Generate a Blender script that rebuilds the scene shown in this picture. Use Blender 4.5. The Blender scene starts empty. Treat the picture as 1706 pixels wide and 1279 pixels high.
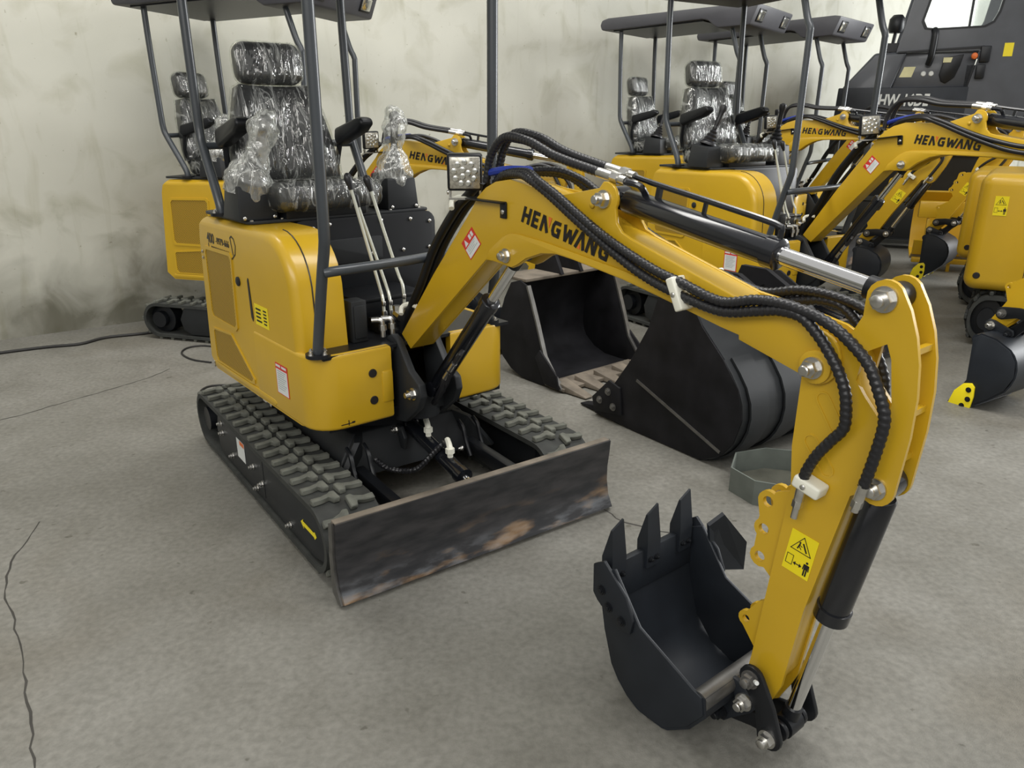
import bpy, bmesh, math, random
from mathutils import Vector, Matrix, noise
from mathutils.geometry import tessellate_polygon
random.seed(7)
R = math.radians
scene = bpy.context.scene
col = scene.collection

# ------------------------------------------------------------------ camera, world, lights
cam_d = bpy.data.cameras.new('camera'); cam = bpy.data.objects.new('camera', cam_d); col.objects.link(cam)
cam_d.sensor_width = 36.0; cam_d.lens = 1280.0 / 1706.0 * 36.0; cam_d.clip_end = 200
cam.location = (0, 0, 1.45); cam.rotation_euler = (R(90 - 19.0), 0, 0)
scene.camera = cam
W = bpy.data.worlds.new('world'); scene.world = W; W.use_nodes = True
bg = W.node_tree.nodes['Background']; bg.inputs['Color'].default_value = (1.0, 0.99, 0.965, 1); bg.inputs['Strength'].default_value = 0.45
def area(name, loc, target, sx, sy, energy, color=(1, 1, 1)):
    d = bpy.data.lights.new(name, 'AREA'); d.shape = 'RECTANGLE'; d.size = sx; d.size_y = sy; d.energy = energy; d.color = color
    o = bpy.data.objects.new(name, d); col.objects.link(o); o.location = loc
    o.rotation_euler = (Vector(target) - Vector(loc)).to_track_quat('-Z', 'Y').to_euler(); return o
area('roof_light_a', (-1.0, 4.2, 5.6), (-1.0, 4.2, 0), 5.0, 1.2, 190, (1, 0.98, 0.94))
area('roof_light_b', (2.8, 1.6, 5.6), (2.8, 1.6, 0), 5.0, 1.2, 165, (1, 0.99, 0.97))
area('front_fill_light', (-1.5, -3.2, 4.2), (0.6, 2.6, 0.7), 6.0, 2.0, 160, (1, 0.985, 0.95))  # fill light added behind the camera to brighten the faces towards it
area('doorway_daylight', (11.5, 7.5, 3.0), (3.5, 9.5, 1.4), 5.0, 4.0, 820, (0.97, 0.99, 1.0))
vs = scene.view_settings
vs.view_transform = 'Standard'; vs.look = 'None'; vs.gamma = 1.0; vs.use_curve_mapping = False; vs.exposure = 0.27

# ------------------------------------------------------------------ materials
MATS = {}
def new_mat(name):
    m = bpy.data.materials.new(name); m.use_nodes = True; MATS[name] = m
    return m, m.node_tree.nodes, m.node_tree.links, m.node_tree.nodes['Principled BSDF']
def ramp(N, pts):
    r = N.new('ShaderNodeValToRGB'); e = r.color_ramp.elements
    while len(e) < len(pts): e.new(0.5)
    for i, (p, c) in enumerate(pts): e[i].position = p; e[i].color = (*c, 1)
    return r
def simple(name, c, rough=0.5, metal=0.0, coat=0.0, var=0.12, scale=6.0, spec=0.5, bump=0.0, bscale=200):
    m, N, L, b = new_mat(name)
    tc = N.new('ShaderNodeTexCoord'); nz = N.new('ShaderNodeTexNoise'); nz.inputs['Scale'].default_value = scale; nz.inputs['Detail'].default_value = 6
    L.new(tc.outputs['Object'], nz.inputs['Vector'])
    r = ramp(N, [(0.3, tuple(x * (1 - var) for x in c)), (0.7, tuple(min(1, x * (1 + var)) for x in c))])
    L.new(nz.outputs['Fac'], r.inputs['Fac']); L.new(r.outputs['Color'], b.inputs['Base Color'])
    b.inputs['Roughness'].default_value = rough; b.inputs['Metallic'].default_value = metal
    b.inputs['Specular IOR Level'].default_value = spec
    if coat: b.inputs['Coat Weight'].default_value = coat; b.inputs['Coat Roughness'].default_value = 0.12
    if bump:
        n2 = N.new('ShaderNodeTexNoise'); n2.inputs['Scale'].default_value = bscale; bp = N.new('ShaderNodeBump')
        bp.inputs['Strength'].default_value = bump; bp.inputs['Distance'].default_value = 0.002
        L.new(tc.outputs['Object'], n2.inputs['Vector']); L.new(n2.outputs['Fac'], bp.inputs['Height']); L.new(bp.outputs['Normal'], b.inputs['Normal'])
    return m
YEL = simple('yellow_paint', (0.575, 0.355, 0.016), 0.34, coat=0.25, var=0.05, scale=3)
BLK = simple('black_paint', (0.008, 0.009, 0.011), 0.38, var=0.3, spec=0.35)
BLG = simple('black_gloss', (0.008, 0.009, 0.012), 0.2, coat=0.4, var=0.2)
DGR = simple('dark_grey_powder', (0.018, 0.020, 0.022), 0.5, var=0.15, spec=0.35)
PST = simple('grey_post_paint', (0.048, 0.055, 0.062), 0.34, coat=0.2, var=0.1)
ROOFM = simple('grey_roof_plastic', (0.062, 0.062, 0.071), 0.5, var=0.1)
RUB = simple('track_rubber', (0.030, 0.032, 0.029), 0.75, var=0.35, scale=14, bump=0.3)
LUG = simple('dusty_rubber', (0.105, 0.108, 0.090), 0.85, var=0.35, scale=20)
HOSE = simple('hose_rubber', (0.014, 0.014, 0.016), 0.36, var=0.2)
FAB = simple('seat_vinyl', (0.020, 0.021, 0.023), 0.5, var=0.3, bump=0.2)
CHR = simple('chrome', (0.78, 0.78, 0.78), 0.12, metal=1.0, var=0.03)
ZNC = simple('zinc_plated', (0.62, 0.61, 0.58), 0.3, metal=1.0, var=0.15, scale=40)
STL = simple('dull_steel', (0.20, 0.195, 0.185), 0.42, metal=0.8, var=0.25, scale=15)
WHT = simple('white_plastic', (0.78, 0.77, 0.66), 0.45, var=0.06)
LEV = simple('lever_rod', (0.66, 0.67, 0.58), 0.3, metal=0.35, var=0.08)
RED = simple('sticker_red', (0.62, 0.035, 0.03), 0.45, var=0.05)
STW = simple('sticker_white', (0.70, 0.72, 0.70), 0.45, var=0.05)
STG = simple('sticker_print', (0.36, 0.40, 0.41), 0.5, var=0.05)
STY = simple('sticker_yellow', (0.86, 0.70, 0.01), 0.45, var=0.03)
INK = simple('print_black', (0.012, 0.010, 0.010), 0.4, var=0.1)
ORG = simple('print_orange', (0.72, 0.16, 0.03), 0.45, var=0.05)
BLU = simple('blue_sleeve', (0.010, 0.035, 0.30), 0.5, var=0.15)
GLS = simple('lamp_lens', (0.42, 0.40, 0.34), 0.18, metal=0.35, var=0.35, scale=120)
LED = simple('led_cup', (0.80, 0.80, 0.74), 0.1, metal=0.9, var=0.1)
GRN = simple('pan_grey', (0.115, 0.13, 0.115), 0.5, var=0.2, scale=10)
CPT = simple('charcoal_body', (0.056, 0.061, 0.072), 0.42, coat=0.2, var=0.12)
BKT = simple('bucket_grey_black', (0.014, 0.017, 0.022), 0.45, var=0.3, scale=5, spec=0.35)
OLD = simple('worn_bucket', (0.011, 0.011, 0.013), 0.6, var=0.5, scale=7, spec=0.22)
DUST = simple('dusty_steel', (0.16, 0.135, 0.105), 0.7, var=0.4, scale=9)
WOOD = simple('scrap_wood', (0.42, 0.30, 0.20), 0.7, var=0.3)

def rust_mat():
    m, N, L, b = new_mat('scuffed_blade_steel')
    tc = N.new('ShaderNodeTexCoord'); mp = N.new('ShaderNodeMapping'); mp.inputs['Scale'].default_value = (1, 1.6, 6.0)
    L.new(tc.outputs['Object'], mp.inputs['Vector'])
    n1 = N.new('ShaderNodeTexNoise'); n1.inputs['Scale'].default_value = 2.6; n1.inputs['Detail'].default_value = 5
    n2 = N.new('ShaderNodeTexNoise'); n2.inputs['Scale'].default_value = 5.0; n2.inputs['Detail'].default_value = 6
    L.new(mp.outputs['Vector'], n1.inputs['Vector']); L.new(mp.outputs['Vector'], n2.inputs['Vector'])
    sx = N.new('ShaderNodeSeparateXYZ'); L.new(tc.outputs['Object'], sx.inputs['Vector'])
    low = N.new('ShaderNodeMapRange'); low.inputs['From Min'].default_value = 0.16; low.inputs['From Max'].default_value = 0.03
    L.new(sx.outputs['Z'], low.inputs['Value'])
    a1 = ramp(N, [(0.53, (0, 0, 0)), (0.66, (0.9, 0.9, 0.9))]); L.new(n1.outputs['Fac'], a1.inputs['Fac'])
    mu = N.new('ShaderNodeMath'); mu.operation = 'MULTIPLY'; L.new(a1.outputs['Color'], mu.inputs[0]); L.new(low.outputs['Result'], mu.inputs[1])
    base = ramp(N, [(0.35, (0.022, 0.023, 0.025)), (0.65, (0.050, 0.048, 0.050))]); L.new(n2.outputs['Fac'], base.inputs['Fac'])
    rc = ramp(N, [(0.35, (0.16, 0.085, 0.035)), (0.6, (0.33, 0.20, 0.09))]); L.new(n2.outputs['Fac'], rc.inputs['Fac'])
    mx = N.new('ShaderNodeMixRGB'); L.new(mu.outputs[0], mx.inputs['Fac']); L.new(base.outputs['Color'], mx.inputs[1]); L.new(rc.outputs['Color'], mx.inputs[2])
    st = N.new('ShaderNodeMapRange'); st.inputs['From Min'].default_value = 0.09; st.inputs['From Max'].default_value = 0.02
    L.new(sx.outputs['Z'], st.inputs['Value'])
    a2 = ramp(N, [(0.46, (0, 0, 0)), (0.66, (0.7, 0.7, 0.7))]); L.new(n2.outputs['Fac'], a2.inputs['Fac'])
    mu2 = N.new('ShaderNodeMath'); mu2.operation = 'MULTIPLY'; L.new(a2.outputs['Color'], mu2.inputs[0]); L.new(st.outputs['Result'], mu2.inputs[1])
    mx2 = N.new('ShaderNodeMixRGB'); L.new(mu2.outputs[0], mx2.inputs['Fac']); L.new(mx.outputs['Color'], mx2.inputs[1]); mx2.inputs[2].default_value = (0.22, 0.24, 0.26, 1)
    L.new(mx2.outputs['Color'], b.inputs['Base Color']); b.inputs['Roughness'].default_value = 0.42; b.inputs['Metallic'].default_value = 0.25
    return m
BLADE = rust_mat()

def grille_mat():
    m, N, L, b = new_mat('perforated_yellow')
    tc = N.new('ShaderNodeTexCoord'); mp = N.new('ShaderNodeMapping'); mp.inputs['Rotation'].default_value = (0, R(45), 0); mp.inputs['Scale'].default_value = (110, 110, 110)
    L.new(tc.outputs['Object'], mp.inputs['Vector'])
    sx = N.new('ShaderNodeSeparateXYZ'); L.new(mp.outputs['Vector'], sx.inputs['Vector'])
    fr = []
    for ax in 'XZ':
        f = N.new('ShaderNodeMath'); f.operation = 'FRACT'; L.new(sx.outputs[ax], f.inputs[0])
        s = N.new('ShaderNodeMath'); s.operation = 'SUBTRACT'; s.inputs[1].default_value = 0.5; L.new(f.outputs[0], s.inputs[0])
        p = N.new('ShaderNodeMath'); p.operation = 'MULTIPLY'; L.new(s.outputs[0], p.inputs[0]); L.new(s.outputs[0], p.inputs[1]); fr.append(p)
    ad = N.new('ShaderNodeMath'); ad.operation = 'ADD'; L.new(fr[0].outputs[0], ad.inputs[0]); L.new(fr[1].outputs[0], ad.inputs[1])
    r = ramp(N, [(0.11, (0.07, 0.045, 0.006)), (0.17, (0.50, 0.30, 0.016))]); L.new(ad.outputs[0], r.inputs['Fac'])
    L.new(r.outputs['Color'], b.inputs['Base Color']); b.inputs['Roughness'].default_value = 0.5
    return m
GRI = grille_mat()

def film_mat(name, sc, ns, pts, gfac, rough, bdist):
    m, N, L, b = new_mat(name); N.remove(b)
    out = N['Material Output']; tr = N.new('ShaderNodeBsdfTransparent'); tr.inputs['Color'].default_value = (0.95, 0.96, 0.94, 1)
    gl = N.new('ShaderNodeBsdfGlossy'); gl.inputs['Roughness'].default_value = rough; gl.inputs['Color'].default_value = (0.95, 0.95, 0.92, 1)
    df = N.new('ShaderNodeBsdfDiffuse'); df.inputs['Color'].default_value = (0.74, 0.75, 0.71, 1)
    tc = N.new('ShaderNodeTexCoord'); mp = N.new('ShaderNodeMapping'); mp.inputs['Scale'].default_value = sc; mp.inputs['Rotation'].default_value = (R(24), 0, 0); L.new(tc.outputs['Object'], mp.inputs['Vector'])
    n1 = N.new('ShaderNodeTexNoise'); n1.inputs['Scale'].default_value = ns; n1.inputs['Detail'].default_value = 3; n1.inputs['Distortion'].default_value = 1.2
    L.new(mp.outputs['Vector'], n1.inputs['Vector'])
    bp = N.new('ShaderNodeBump'); bp.inputs['Strength'].default_value = 1.0; bp.inputs['Distance'].default_value = bdist; L.new(n1.outputs['Fac'], bp.inputs['Height'])
    L.new(bp.outputs['Normal'], gl.inputs['Normal'])
    r = ramp(N, [(p, (v, v, v)) for p, v in pts]); L.new(n1.outputs['Fac'], r.inputs['Fac'])
    m1 = N.new('ShaderNodeMixShader'); L.new(r.outputs['Color'], m1.inputs['Fac']); L.new(tr.outputs[0], m1.inputs[1]); L.new(df.outputs[0], m1.inputs[2])
    m2 = N.new('ShaderNodeMixShader'); m2.inputs['Fac'].default_value = gfac; L.new(m1.outputs[0], m2.inputs[1]); L.new(gl.outputs[0], m2.inputs[2])
    L.new(m2.outputs[0], out.inputs['Surface'])
    return m
BAG = film_mat('crumpled_bag_film', (9, 9, 4), 2.0, [(0.38, 0.12), (0.47, 0.22), (0.52, 0.68), (0.57, 0.18), (0.66, 0.40)], 0.13, 0.12, 0.02)
FILM = film_mat('clear_plastic_film', (7, 16, 3.4), 1.3, [(0.50, 0.015), (0.545, 0.36), (0.585, 0.03), (0.66, 0.02)], 0.10, 0.10, 0.03)
def glass_mat():
    m, N, L, b = new_mat('cab_glass'); N.remove(b); out = N['Material Output']
    tr = N.new('ShaderNodeBsdfTransparent'); tr.inputs['Color'].default_value = (0.86, 0.90, 0.90, 1)
    gl = N.new('ShaderNodeBsdfGlossy'); gl.inputs['Roughness'].default_value = 0.05
    m2 = N.new('ShaderNodeMixShader'); m2.inputs['Fac'].default_value = 0.12; L.new(tr.outputs[0], m2.inputs[1]); L.new(gl.outputs[0], m2.inputs[2]); L.new(m2.outputs[0], out.inputs['Surface'])
    return m
GLASS = glass_mat()

def floor_mat():
    m, N, L, b = new_mat('concrete_floor'); tc = N.new('ShaderNodeTexCoord')
    def nz(s, d=8, dist=0.0, sc=None):
        n = N.new('ShaderNodeTexNoise'); n.inputs['Scale'].default_value = s; n.inputs['Detail'].default_value = d; n.inputs['Distortion'].default_value = dist
        L.new(tc.outputs['Object'], n.inputs['Vector']); return n
    a = nz(0.7, 6, 0.6); c = nz(4, 12, 0.35); e = nz(46, 10, 0.15); g = nz(260, 2)
    r1 = ramp(N, [(0.30, (0.142, 0.138, 0.119)), (0.70, (0.215, 0.209, 0.187))]); L.new(a.outputs['Fac'], r1.inputs['Fac'])
    r2 = ramp(N, [(0.30, (0.84, 0.835, 0.82)), (0.66, (1.04, 1.04, 1.04))]); L.new(c.outputs['Fac'], r2.inputs['Fac'])
    r3 = ramp(N, [(0.30, (0.80, 0.80, 0.79)), (0.68, (1.12, 1.12, 1.12))]); L.new(e.outputs['Fac'], r3.inputs['Fac'])
    def mul(x, y):
        q = N.new('ShaderNodeMixRGB'); q.blend_type = 'MULTIPLY'; q.inputs['Fac'].default_value = 1; L.new(x.outputs['Color'], q.inputs[1]); L.new(y.outputs['Color'], q.inputs[2]); return q
    h = nz(17, 3); r4 = ramp(N, [(0.69, (1, 1, 1)), (0.735, (0.62, 0.61, 0.58))]); L.new(h.outputs['Fac'], r4.inputs['Fac'])
    q5 = nz(0.9, 3, 0.3); r5 = ramp(N, [(0.56, (1, 1, 1)), (0.70, (0.80, 0.76, 0.70))]); L.new(q5.outputs['Fac'], r5.inputs['Fac'])
    k = mul(mul(mul(mul(r1, r2), r3), r4), r5)
    L.new(k.outputs['Color'], b.inputs['Base Color'])
    rr = N.new('ShaderNodeMapRange'); rr.inputs['To Min'].default_value = 0.42; rr.inputs['To Max'].default_value = 0.75; L.new(c.outputs['Fac'], rr.inputs['Value']); L.new(rr.outputs['Result'], b.inputs['Roughness'])
    bp = N.new('ShaderNodeBump'); bp.inputs['Strength'].default_value = 0.25; bp.inputs['Distance'].default_value = 0.004; L.new(g.outputs['Fac'], bp.inputs['Height']); L.new(bp.outputs['Normal'], b.inputs['Normal'])
    b.inputs['Specular IOR Level'].default_value = 0.4
    return m
def wall_mat():
    m, N, L, b = new_mat('stained_plaster'); tc = N.new('ShaderNodeTexCoord')
    sx = N.new('ShaderNodeSeparateXYZ'); L.new(tc.outputs['Object'], sx.inputs['Vector'])
    def nz(s, d=8, dist=0.3, sc=(1, 1, 1)):
        mp = N.new('ShaderNodeMapping'); mp.inputs['Scale'].default_value = sc; L.new(tc.outputs['Object'], mp.inputs['Vector'])
        n = N.new('ShaderNodeTexNoise'); n.inputs['Scale'].default_value = s; n.inputs['Detail'].default_value = d; n.inputs['Distortion'].default_value = dist
        L.new(mp.outputs['Vector'], n.inputs['Vector']); return n
    a = nz(0.9, 5); c = nz(3.2, 9, 0.6); e = nz(9, 6, 0.5, (1, 1, 0.16)); f = nz(26, 5)
    base = ramp(N, [(0.3, (0.455, 0.452, 0.385)), (0.7, (0.585, 0.578, 0.502))]); L.new(a.outputs['Fac'], base.inputs['Fac'])
    # damp dirt rising from the floor: a stain with a ragged upper edge
    hz = N.new('ShaderNodeMapRange'); hz.inputs['From Min'].default_value = 1.05; hz.inputs['From Max'].default_value = 0.0; hz.inputs['To Min'].default_value = -0.42; hz.inputs['To Max'].default_value = 0.40; L.new(sx.outputs['Z'], hz.inputs['Value'])
    ad = N.new('ShaderNodeMath'); ad.operation = 'ADD'; L.new(hz.outputs['Result'], ad.inputs[0]); L.new(c.outputs['Fac'], ad.inputs[1])
    dr = ramp(N, [(0.36, (0, 0, 0)), (0.95, (1, 1, 1))]); L.new(ad.outputs[0], dr.inputs['Fac'])
    mx = N.new('ShaderNodeMixRGB'); L.new(dr.outputs['Color'], mx.inputs['Fac']); L.new(base.outputs['Color'], mx.inputs[1]); mx.inputs[2].default_value = (0.155, 0.150, 0.118, 1)
    st = ramp(N, [(0.52, (1, 1, 1)), (0.78, (0.74, 0.73, 0.66))]); L.new(c.outputs['Fac'], st.inputs['Fac'])
    sk = ramp(N, [(0.58, (1, 1, 1)), (0.80, (0.80, 0.79, 0.72))]); L.new(e.outputs['Fac'], sk.inputs['Fac'])
    sp = ramp(N, [(0.68, (1, 1, 1)), (0.76, (0.60, 0.58, 0.50))]); L.new(f.outputs['Fac'], sp.inputs['Fac'])
    cur = mx
    for q in (st, sk, sp):
        w = N.new('ShaderNodeMixRGB'); w.blend_type = 'MULTIPLY'; w.inputs['Fac'].default_value = 1; L.new(cur.outputs['Color'], w.inputs[1]); L.new(q.outputs['Color'], w.inputs[2]); cur = w
    L.new(cur.outputs['Color'], b.inputs['Base Color']); b.inputs['Roughness'].default_value = 0.8
    bp = N.new('ShaderNodeBump'); bp.inputs['Strength'].default_value = 0.3; bp.inputs['Distance'].default_value = 0.01; L.new(c.outputs['Fac'], bp.inputs['Height']); L.new(bp.outputs['Normal'], b.inputs['Normal'])
    return m
FLOOR = floor_mat(); WALL = wall_mat()

# ------------------------------------------------------------------ mesh helpers
class MB:
    def __init__(s): s.v = []; s.f = []
    def add(s, vs, fs, M=None):
        o = len(s.v); s.v += [tuple(M @ Vector(p)) if M else tuple(p) for p in vs]; s.f += [tuple(i + o for i in f) for f in fs]; return s
    def box(s, c, d, M=None):
        x, y, z = (k / 2 for k in d); a, b_, e = c
        vs = [(a + i * x, b_ + j * y, e + k * z) for i in (-1, 1) for j in (-1, 1) for k in (-1, 1)]
        return s.add(vs, [(0, 1, 3, 2), (4, 6, 7, 5), (0, 4, 5, 1), (2, 3, 7, 6), (0, 2, 6, 4), (1, 5, 7, 3)], M)
    def hexa(s, b4, t4):
        return s.add(list(b4) + list(t4), [(3, 2, 1, 0), (4, 5, 6, 7), (0, 1, 5, 4), (1, 2, 6, 5), (2, 3, 7, 6), (3, 0, 4, 7)])
    def prism(s, poly, y0, y1, holes=(), M=None, axis='y'):
        loops = [list(poly)] + [list(h) for h in holes]
        area_ = sum(loops[0][i][0] * loops[0][(i + 1) % len(loops[0])][1] - loops[0][(i + 1) % len(loops[0])][0] * loops[0][i][1] for i in range(len(loops[0])))
        if area_ < 0: loops[0].reverse()
        for h in loops[1:]:
            ah = sum(h[i][0] * h[(i + 1) % len(h)][1] - h[(i + 1) % len(h)][0] * h[i][1] for i in range(len(h)))
            if ah > 0: h.reverse()
        pts = [p for l in loops for p in l]; n = len(pts)
        mk = {'y': lambda p, t: (p[0], t, p[1]), 'z': lambda p, t: (p[0], p[1], t), 'x': lambda p, t: (t, p[0], p[1])}[axis]
        vs = [mk(p, y0) for p in pts] + [mk(p, y1) for p in pts]; fs = []
        flip = (axis == 'y')
        if holes:
            tris = tessellate_polygon([[Vector((p[0], p[1], 0)) for p in l] for l in loops])
            for t in tris:
                a, b_, c = t
                ar = (pts[b_][0] - pts[a][0]) * (pts[c][1] - pts[a][1]) - (pts[c][0] - pts[a][0]) * (pts[b_][1] - pts[a][1])
                if ar < 0: a, c = c, a
                fs.append((a, b_, c) if flip else (c, b_, a)); fs.append((c + n, b_ + n, a + n) if flip else (a + n, b_ + n, c + n))
        else:
            k = tuple(range(n)); fs.append(k if flip else k[::-1]); fs.append(tuple(i + n for i in (k[::-1] if flip else k)))
        o = 0
        for l in loops:
            m = len(l)
            for i in range(m):
                a, b_ = o + i, o + (i + 1) % m
                fs.append((b_, a, a + n, b_ + n) if flip else (a, b_, b_ + n, a + n))
            o += m
        return s.add(vs, fs, M)
    def cyl(s, p0, p1, r0, r1=None, seg=20, caps=True):
        p0, p1 = Vector(p0), Vector(p1); r1 = r0 if r1 is None else r1; d = (p1 - p0).normalized(); q = d.to_track_quat('Z', 'Y')
        vs = []; fs = []
        for p, r in ((p0, r0), (p1, r1)):
            for i in range(seg): a = 2 * math.pi * i / seg; vs.append(p + q @ Vector((r * math.cos(a), r * math.sin(a), 0)))
        for i in range(seg): j = (i + 1) % seg; fs.append((i, j, j + seg, i + seg))
        if caps: fs += [tuple(range(seg))[::-1], tuple(range(seg, 2 * seg))]
        return s.add(vs, fs)
    def lathe(s, prof, p0, axis, seg=24):
        p0 = Vector(p0); q = Vector(axis).to_track_quat('Z', 'Y'); vs = []; fs = []; n = len(prof)
        for (r, h) in prof:
            for i in range(seg): a = 2 * math.pi * i / seg; vs.append(p0 + q @ Vector((r * math.cos(a), r * math.sin(a), h)))
        for k in range(n - 1):
            for i in range(seg): j = (i + 1) % seg; fs.append((k * seg + i, k * seg + j, (k + 1) * seg + j, (k + 1) * seg + i))
        fs += [tuple(range(seg))[::-1], tuple(range((n - 1) * seg, n * seg))]
        return s.add(vs, fs)
    def tube(s, path, r, seg=10, rib=0.0, pitch=0.02, step=None):
        P = [Vector(p) for p in path]; step = step or (pitch / 4 if rib else 0.02)
        Q = smooth(P, step); T = [(Q[min(i + 1, len(Q) - 1)] - Q[max(i - 1, 0)]).normalized() for i in range(len(Q))]
        up = Vector((0, 0, 1)) if abs(T[0].z) < 0.9 else Vector((1, 0, 0)); nrm = (up - T[0] * up.dot(T[0])).normalized()
        vs = []; fs = []; L_ = 0
        for i, (p, t) in enumerate(zip(Q, T)):
            nrm = (nrm - t * nrm.dot(t)).normalized(); bi = t.cross(nrm)
            if i: L_ += (Q[i] - Q[i - 1]).length
            for k in range(seg):
                a = 2 * math.pi * k / seg
                rr = r * (1 + (rib * (1 if ((L_ / pitch + k / seg) % 1.0) < 0.55 else -1) if rib else 0))
                vs.append(p + (nrm * math.cos(a) + bi * math.sin(a)) * rr)
        n = len(Q)
        for i in range(n - 1):
            for k in range(seg): j = (k + 1) % seg; fs.append((i * seg + k, i * seg + j, (i + 1) * seg + j, (i + 1) * seg + k))
        fs += [tuple(range(seg))[::-1], tuple(range((n - 1) * seg, n * seg))]
        return s.add(vs, fs)
    def sweep(s, prof, y0, y1, t):
        """open profile in xz, thickened by t, extruded in y"""
        n = len(prof); off = []
        for i in range(n):
            a = Vector(prof[max(i - 1, 0)]); b_ = Vector(prof[min(i + 1, n - 1)]); d = (b_ - a).normalized(); off.append((prof[i][0] - d.y * t, prof[i][1] + d.x * t))
        s.prism(list(prof) + off[::-1], y0, y1)
        return s
    def mesh(s, name, bevel=0.0, bseg=2, smooth_ang=40, bev_ang=30, only=None):
        m = bpy.data.meshes.new(name); m.from_pydata([tuple(p) for p in s.v], [], s.f)
        bm = bmesh.new(); bm.from_mesh(m)
        if bevel:
            bmesh.ops.remove_doubles(bm, verts=bm.verts, dist=1e-5)
            es = [e for e in bm.edges if len(e.link_faces) == 2 and e.calc_face_angle(0) > R(bev_ang) and (only is None or only(e))]
            bmesh.ops.bevel(bm, geom=es, offset=bevel, segments=bseg, affect='EDGES', profile=0.5, clamp_overlap=True)
        bmesh.ops.recalc_face_normals(bm, faces=bm.faces)
        bm.to_mesh(m); bm.free()
        m.polygons.foreach_set('use_smooth', [True] * len(m.polygons)); m.set_sharp_from_angle(angle=R(smooth_ang)); m.update()
        return m
def smooth(P, step):
    if len(P) < 3:
        n = max(2, int((P[1] - P[0]).length / step)); return [P[0].lerp(P[1], i / n) for i in range(n + 1)]
    out = []
    for i in range(len(P) - 1):
        a = P[i - 1] if i else P[0] * 2 - P[1]; b_ = P[i]; c = P[i + 1]; d = P[i + 2] if i + 2 < len(P) else P[-1] * 2 - P[-2]
        n = max(1, int(math.ceil((c - b_).length / step)))
        for k in range(n):
            t = k / n
            out.append(0.5 * ((2 * b_) + (c - a) * t + (2 * a - 5 * b_ + 4 * c - d) * t * t + (3 * b_ - a - 3 * c + d) * t ** 3))
    out.append(P[-1]); return out
def arc(cx, cz, r, a0, a1, n=8): return [(cx + r * math.cos(R(a0 + (a1 - a0) * i / n)), cz + r * math.sin(R(a0 + (a1 - a0) * i / n))) for i in range(n + 1)]
def rrect(x0, x1, z0, z1, r, n=4):
    return arc(x1 - r, z1 - r, r, 0, 90, n) + arc(x0 + r, z1 - r, r, 90, 180, n) + arc(x0 + r, z0 + r, r, 180, 270, n) + arc(x1 - r, z0 + r, r, 270, 360, n)
def rbox_mesh(name, d, bevel, seg=3, puff=0.0, wr=0.0, sub=0, scale=6.0):
    bm = bmesh.new(); bmesh.ops.create_cube(bm, size=1.0)
    for v in bm.verts: v.co = Vector((v.co.x * d[0], v.co.y * d[1], v.co.z * d[2]))
    bmesh.ops.bevel(bm, geom=bm.edges[:], offset=bevel, segments=seg, affect='EDGES', profile=0.5)
    if sub: bmesh.ops.subdivide_edges(bm, edges=bm.edges[:], cuts=sub, use_grid_fill=True)
    if puff or wr:
        bm.normal_update()
        for v in bm.verts:
            u = [v.co[i] / (d[i] / 2) for i in range(3)]; k = 1 - sum(t ** 4 for t in u) / 3
            n = v.normal.copy(); v.co += n * (puff * k + wr * noise.noise(v.co * scale) + wr * 0.5 * noise.noise(v.co * scale * 3.1))
    m = bpy.data.meshes.new(name); bm.to_mesh(m); bm.free(); m.polygons.foreach_set('use_smooth', [True] * len(m.polygons)); m.set_sharp_from_angle(angle=R(70)); return m
CACHE = {}
def cached(key, fn):
    if key not in CACHE: CACHE[key] = fn()
    return CACHE[key]
def obj(name, mesh, mat, parent=None, M=None, label=None, kind=None):
    if not mesh.materials: mesh.materials.append(mat)
    o = bpy.data.objects.new(name, mesh); col.objects.link(o)
    if mesh.materials[0] != mat: o.material_slots[0].link = 'OBJECT'; o.material_slots[0].material = mat
    if parent: o.parent = parent
    if M is not None: o.matrix_local = M
    if label: o['label'] = label
    if kind: o['kind'] = kind
    return o
def empty(name, M, label, cat, group=None):
    o = bpy.data.objects.new(name, None); col.objects.link(o); o.matrix_world = M; o.empty_display_size = 0.1
    o['label'] = label; o['category'] = cat
    if group: o['group'] = group
    return o
def tag(o, label, cat, group=None):
    o['label'] = label; o['category'] = cat
    if group: o['group'] = group
    return o
I4 = Matrix.Identity(4)
def T(x, y, z): return Matrix.Translation((x, y, z))
def RZ(a): return Matrix.Rotation(R(a), 4, 'Z')
def rotxz(a, px, pz):
    """rotation by a degrees (x towards z) in the xz plane about (px,pz)"""
    return T(px, 0, pz) @ Matrix.Rotation(-R(a), 4, 'Y') @ T(-px, 0, -pz)
def ap(M, x, z): p = M @ Vector((x, 0, z)); return (p.x, p.z)
def text_mesh(name, s, size, depth=0.0008, bold=0.0, shear=0.0, space=1.0):
    c = bpy.data.curves.new(name, 'FONT'); c.body = s; c.size = size; c.extrude = depth; c.offset = bold; c.shear = shear; c.align_x = 'LEFT'; c.space_character = space
    o = bpy.data.objects.new(name, c); col.objects.link(o); dg = bpy.context.evaluated_depsgraph_get(); m = bpy.data.meshes.new_from_object(o.evaluated_get(dg)); m.materials.clear()
    bpy.data.objects.remove(o); bpy.data.curves.remove(c); m.name = name; return m
def face_y(x, y, z, ang=0.0):
    """local xy plane (reading direction x, up y) placed on a side face that looks towards -y"""
    return T(x, y, z) @ Matrix.Rotation(-R(ang), 4, 'Y') @ Matrix.Rotation(R(90), 4, 'X')
def strokes(mb, lines, w):
    for (a, b_) in lines:
        a, b_ = Vector(a), Vector(b_); d = (b_ - a).normalized(); n = Vector((-d.y, d.x)) * w / 2
        mb.prism([tuple(a - n), tuple(b_ - n), tuple(b_ + n), tuple(a + n)], 0, 0.0008, axis='z')

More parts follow.
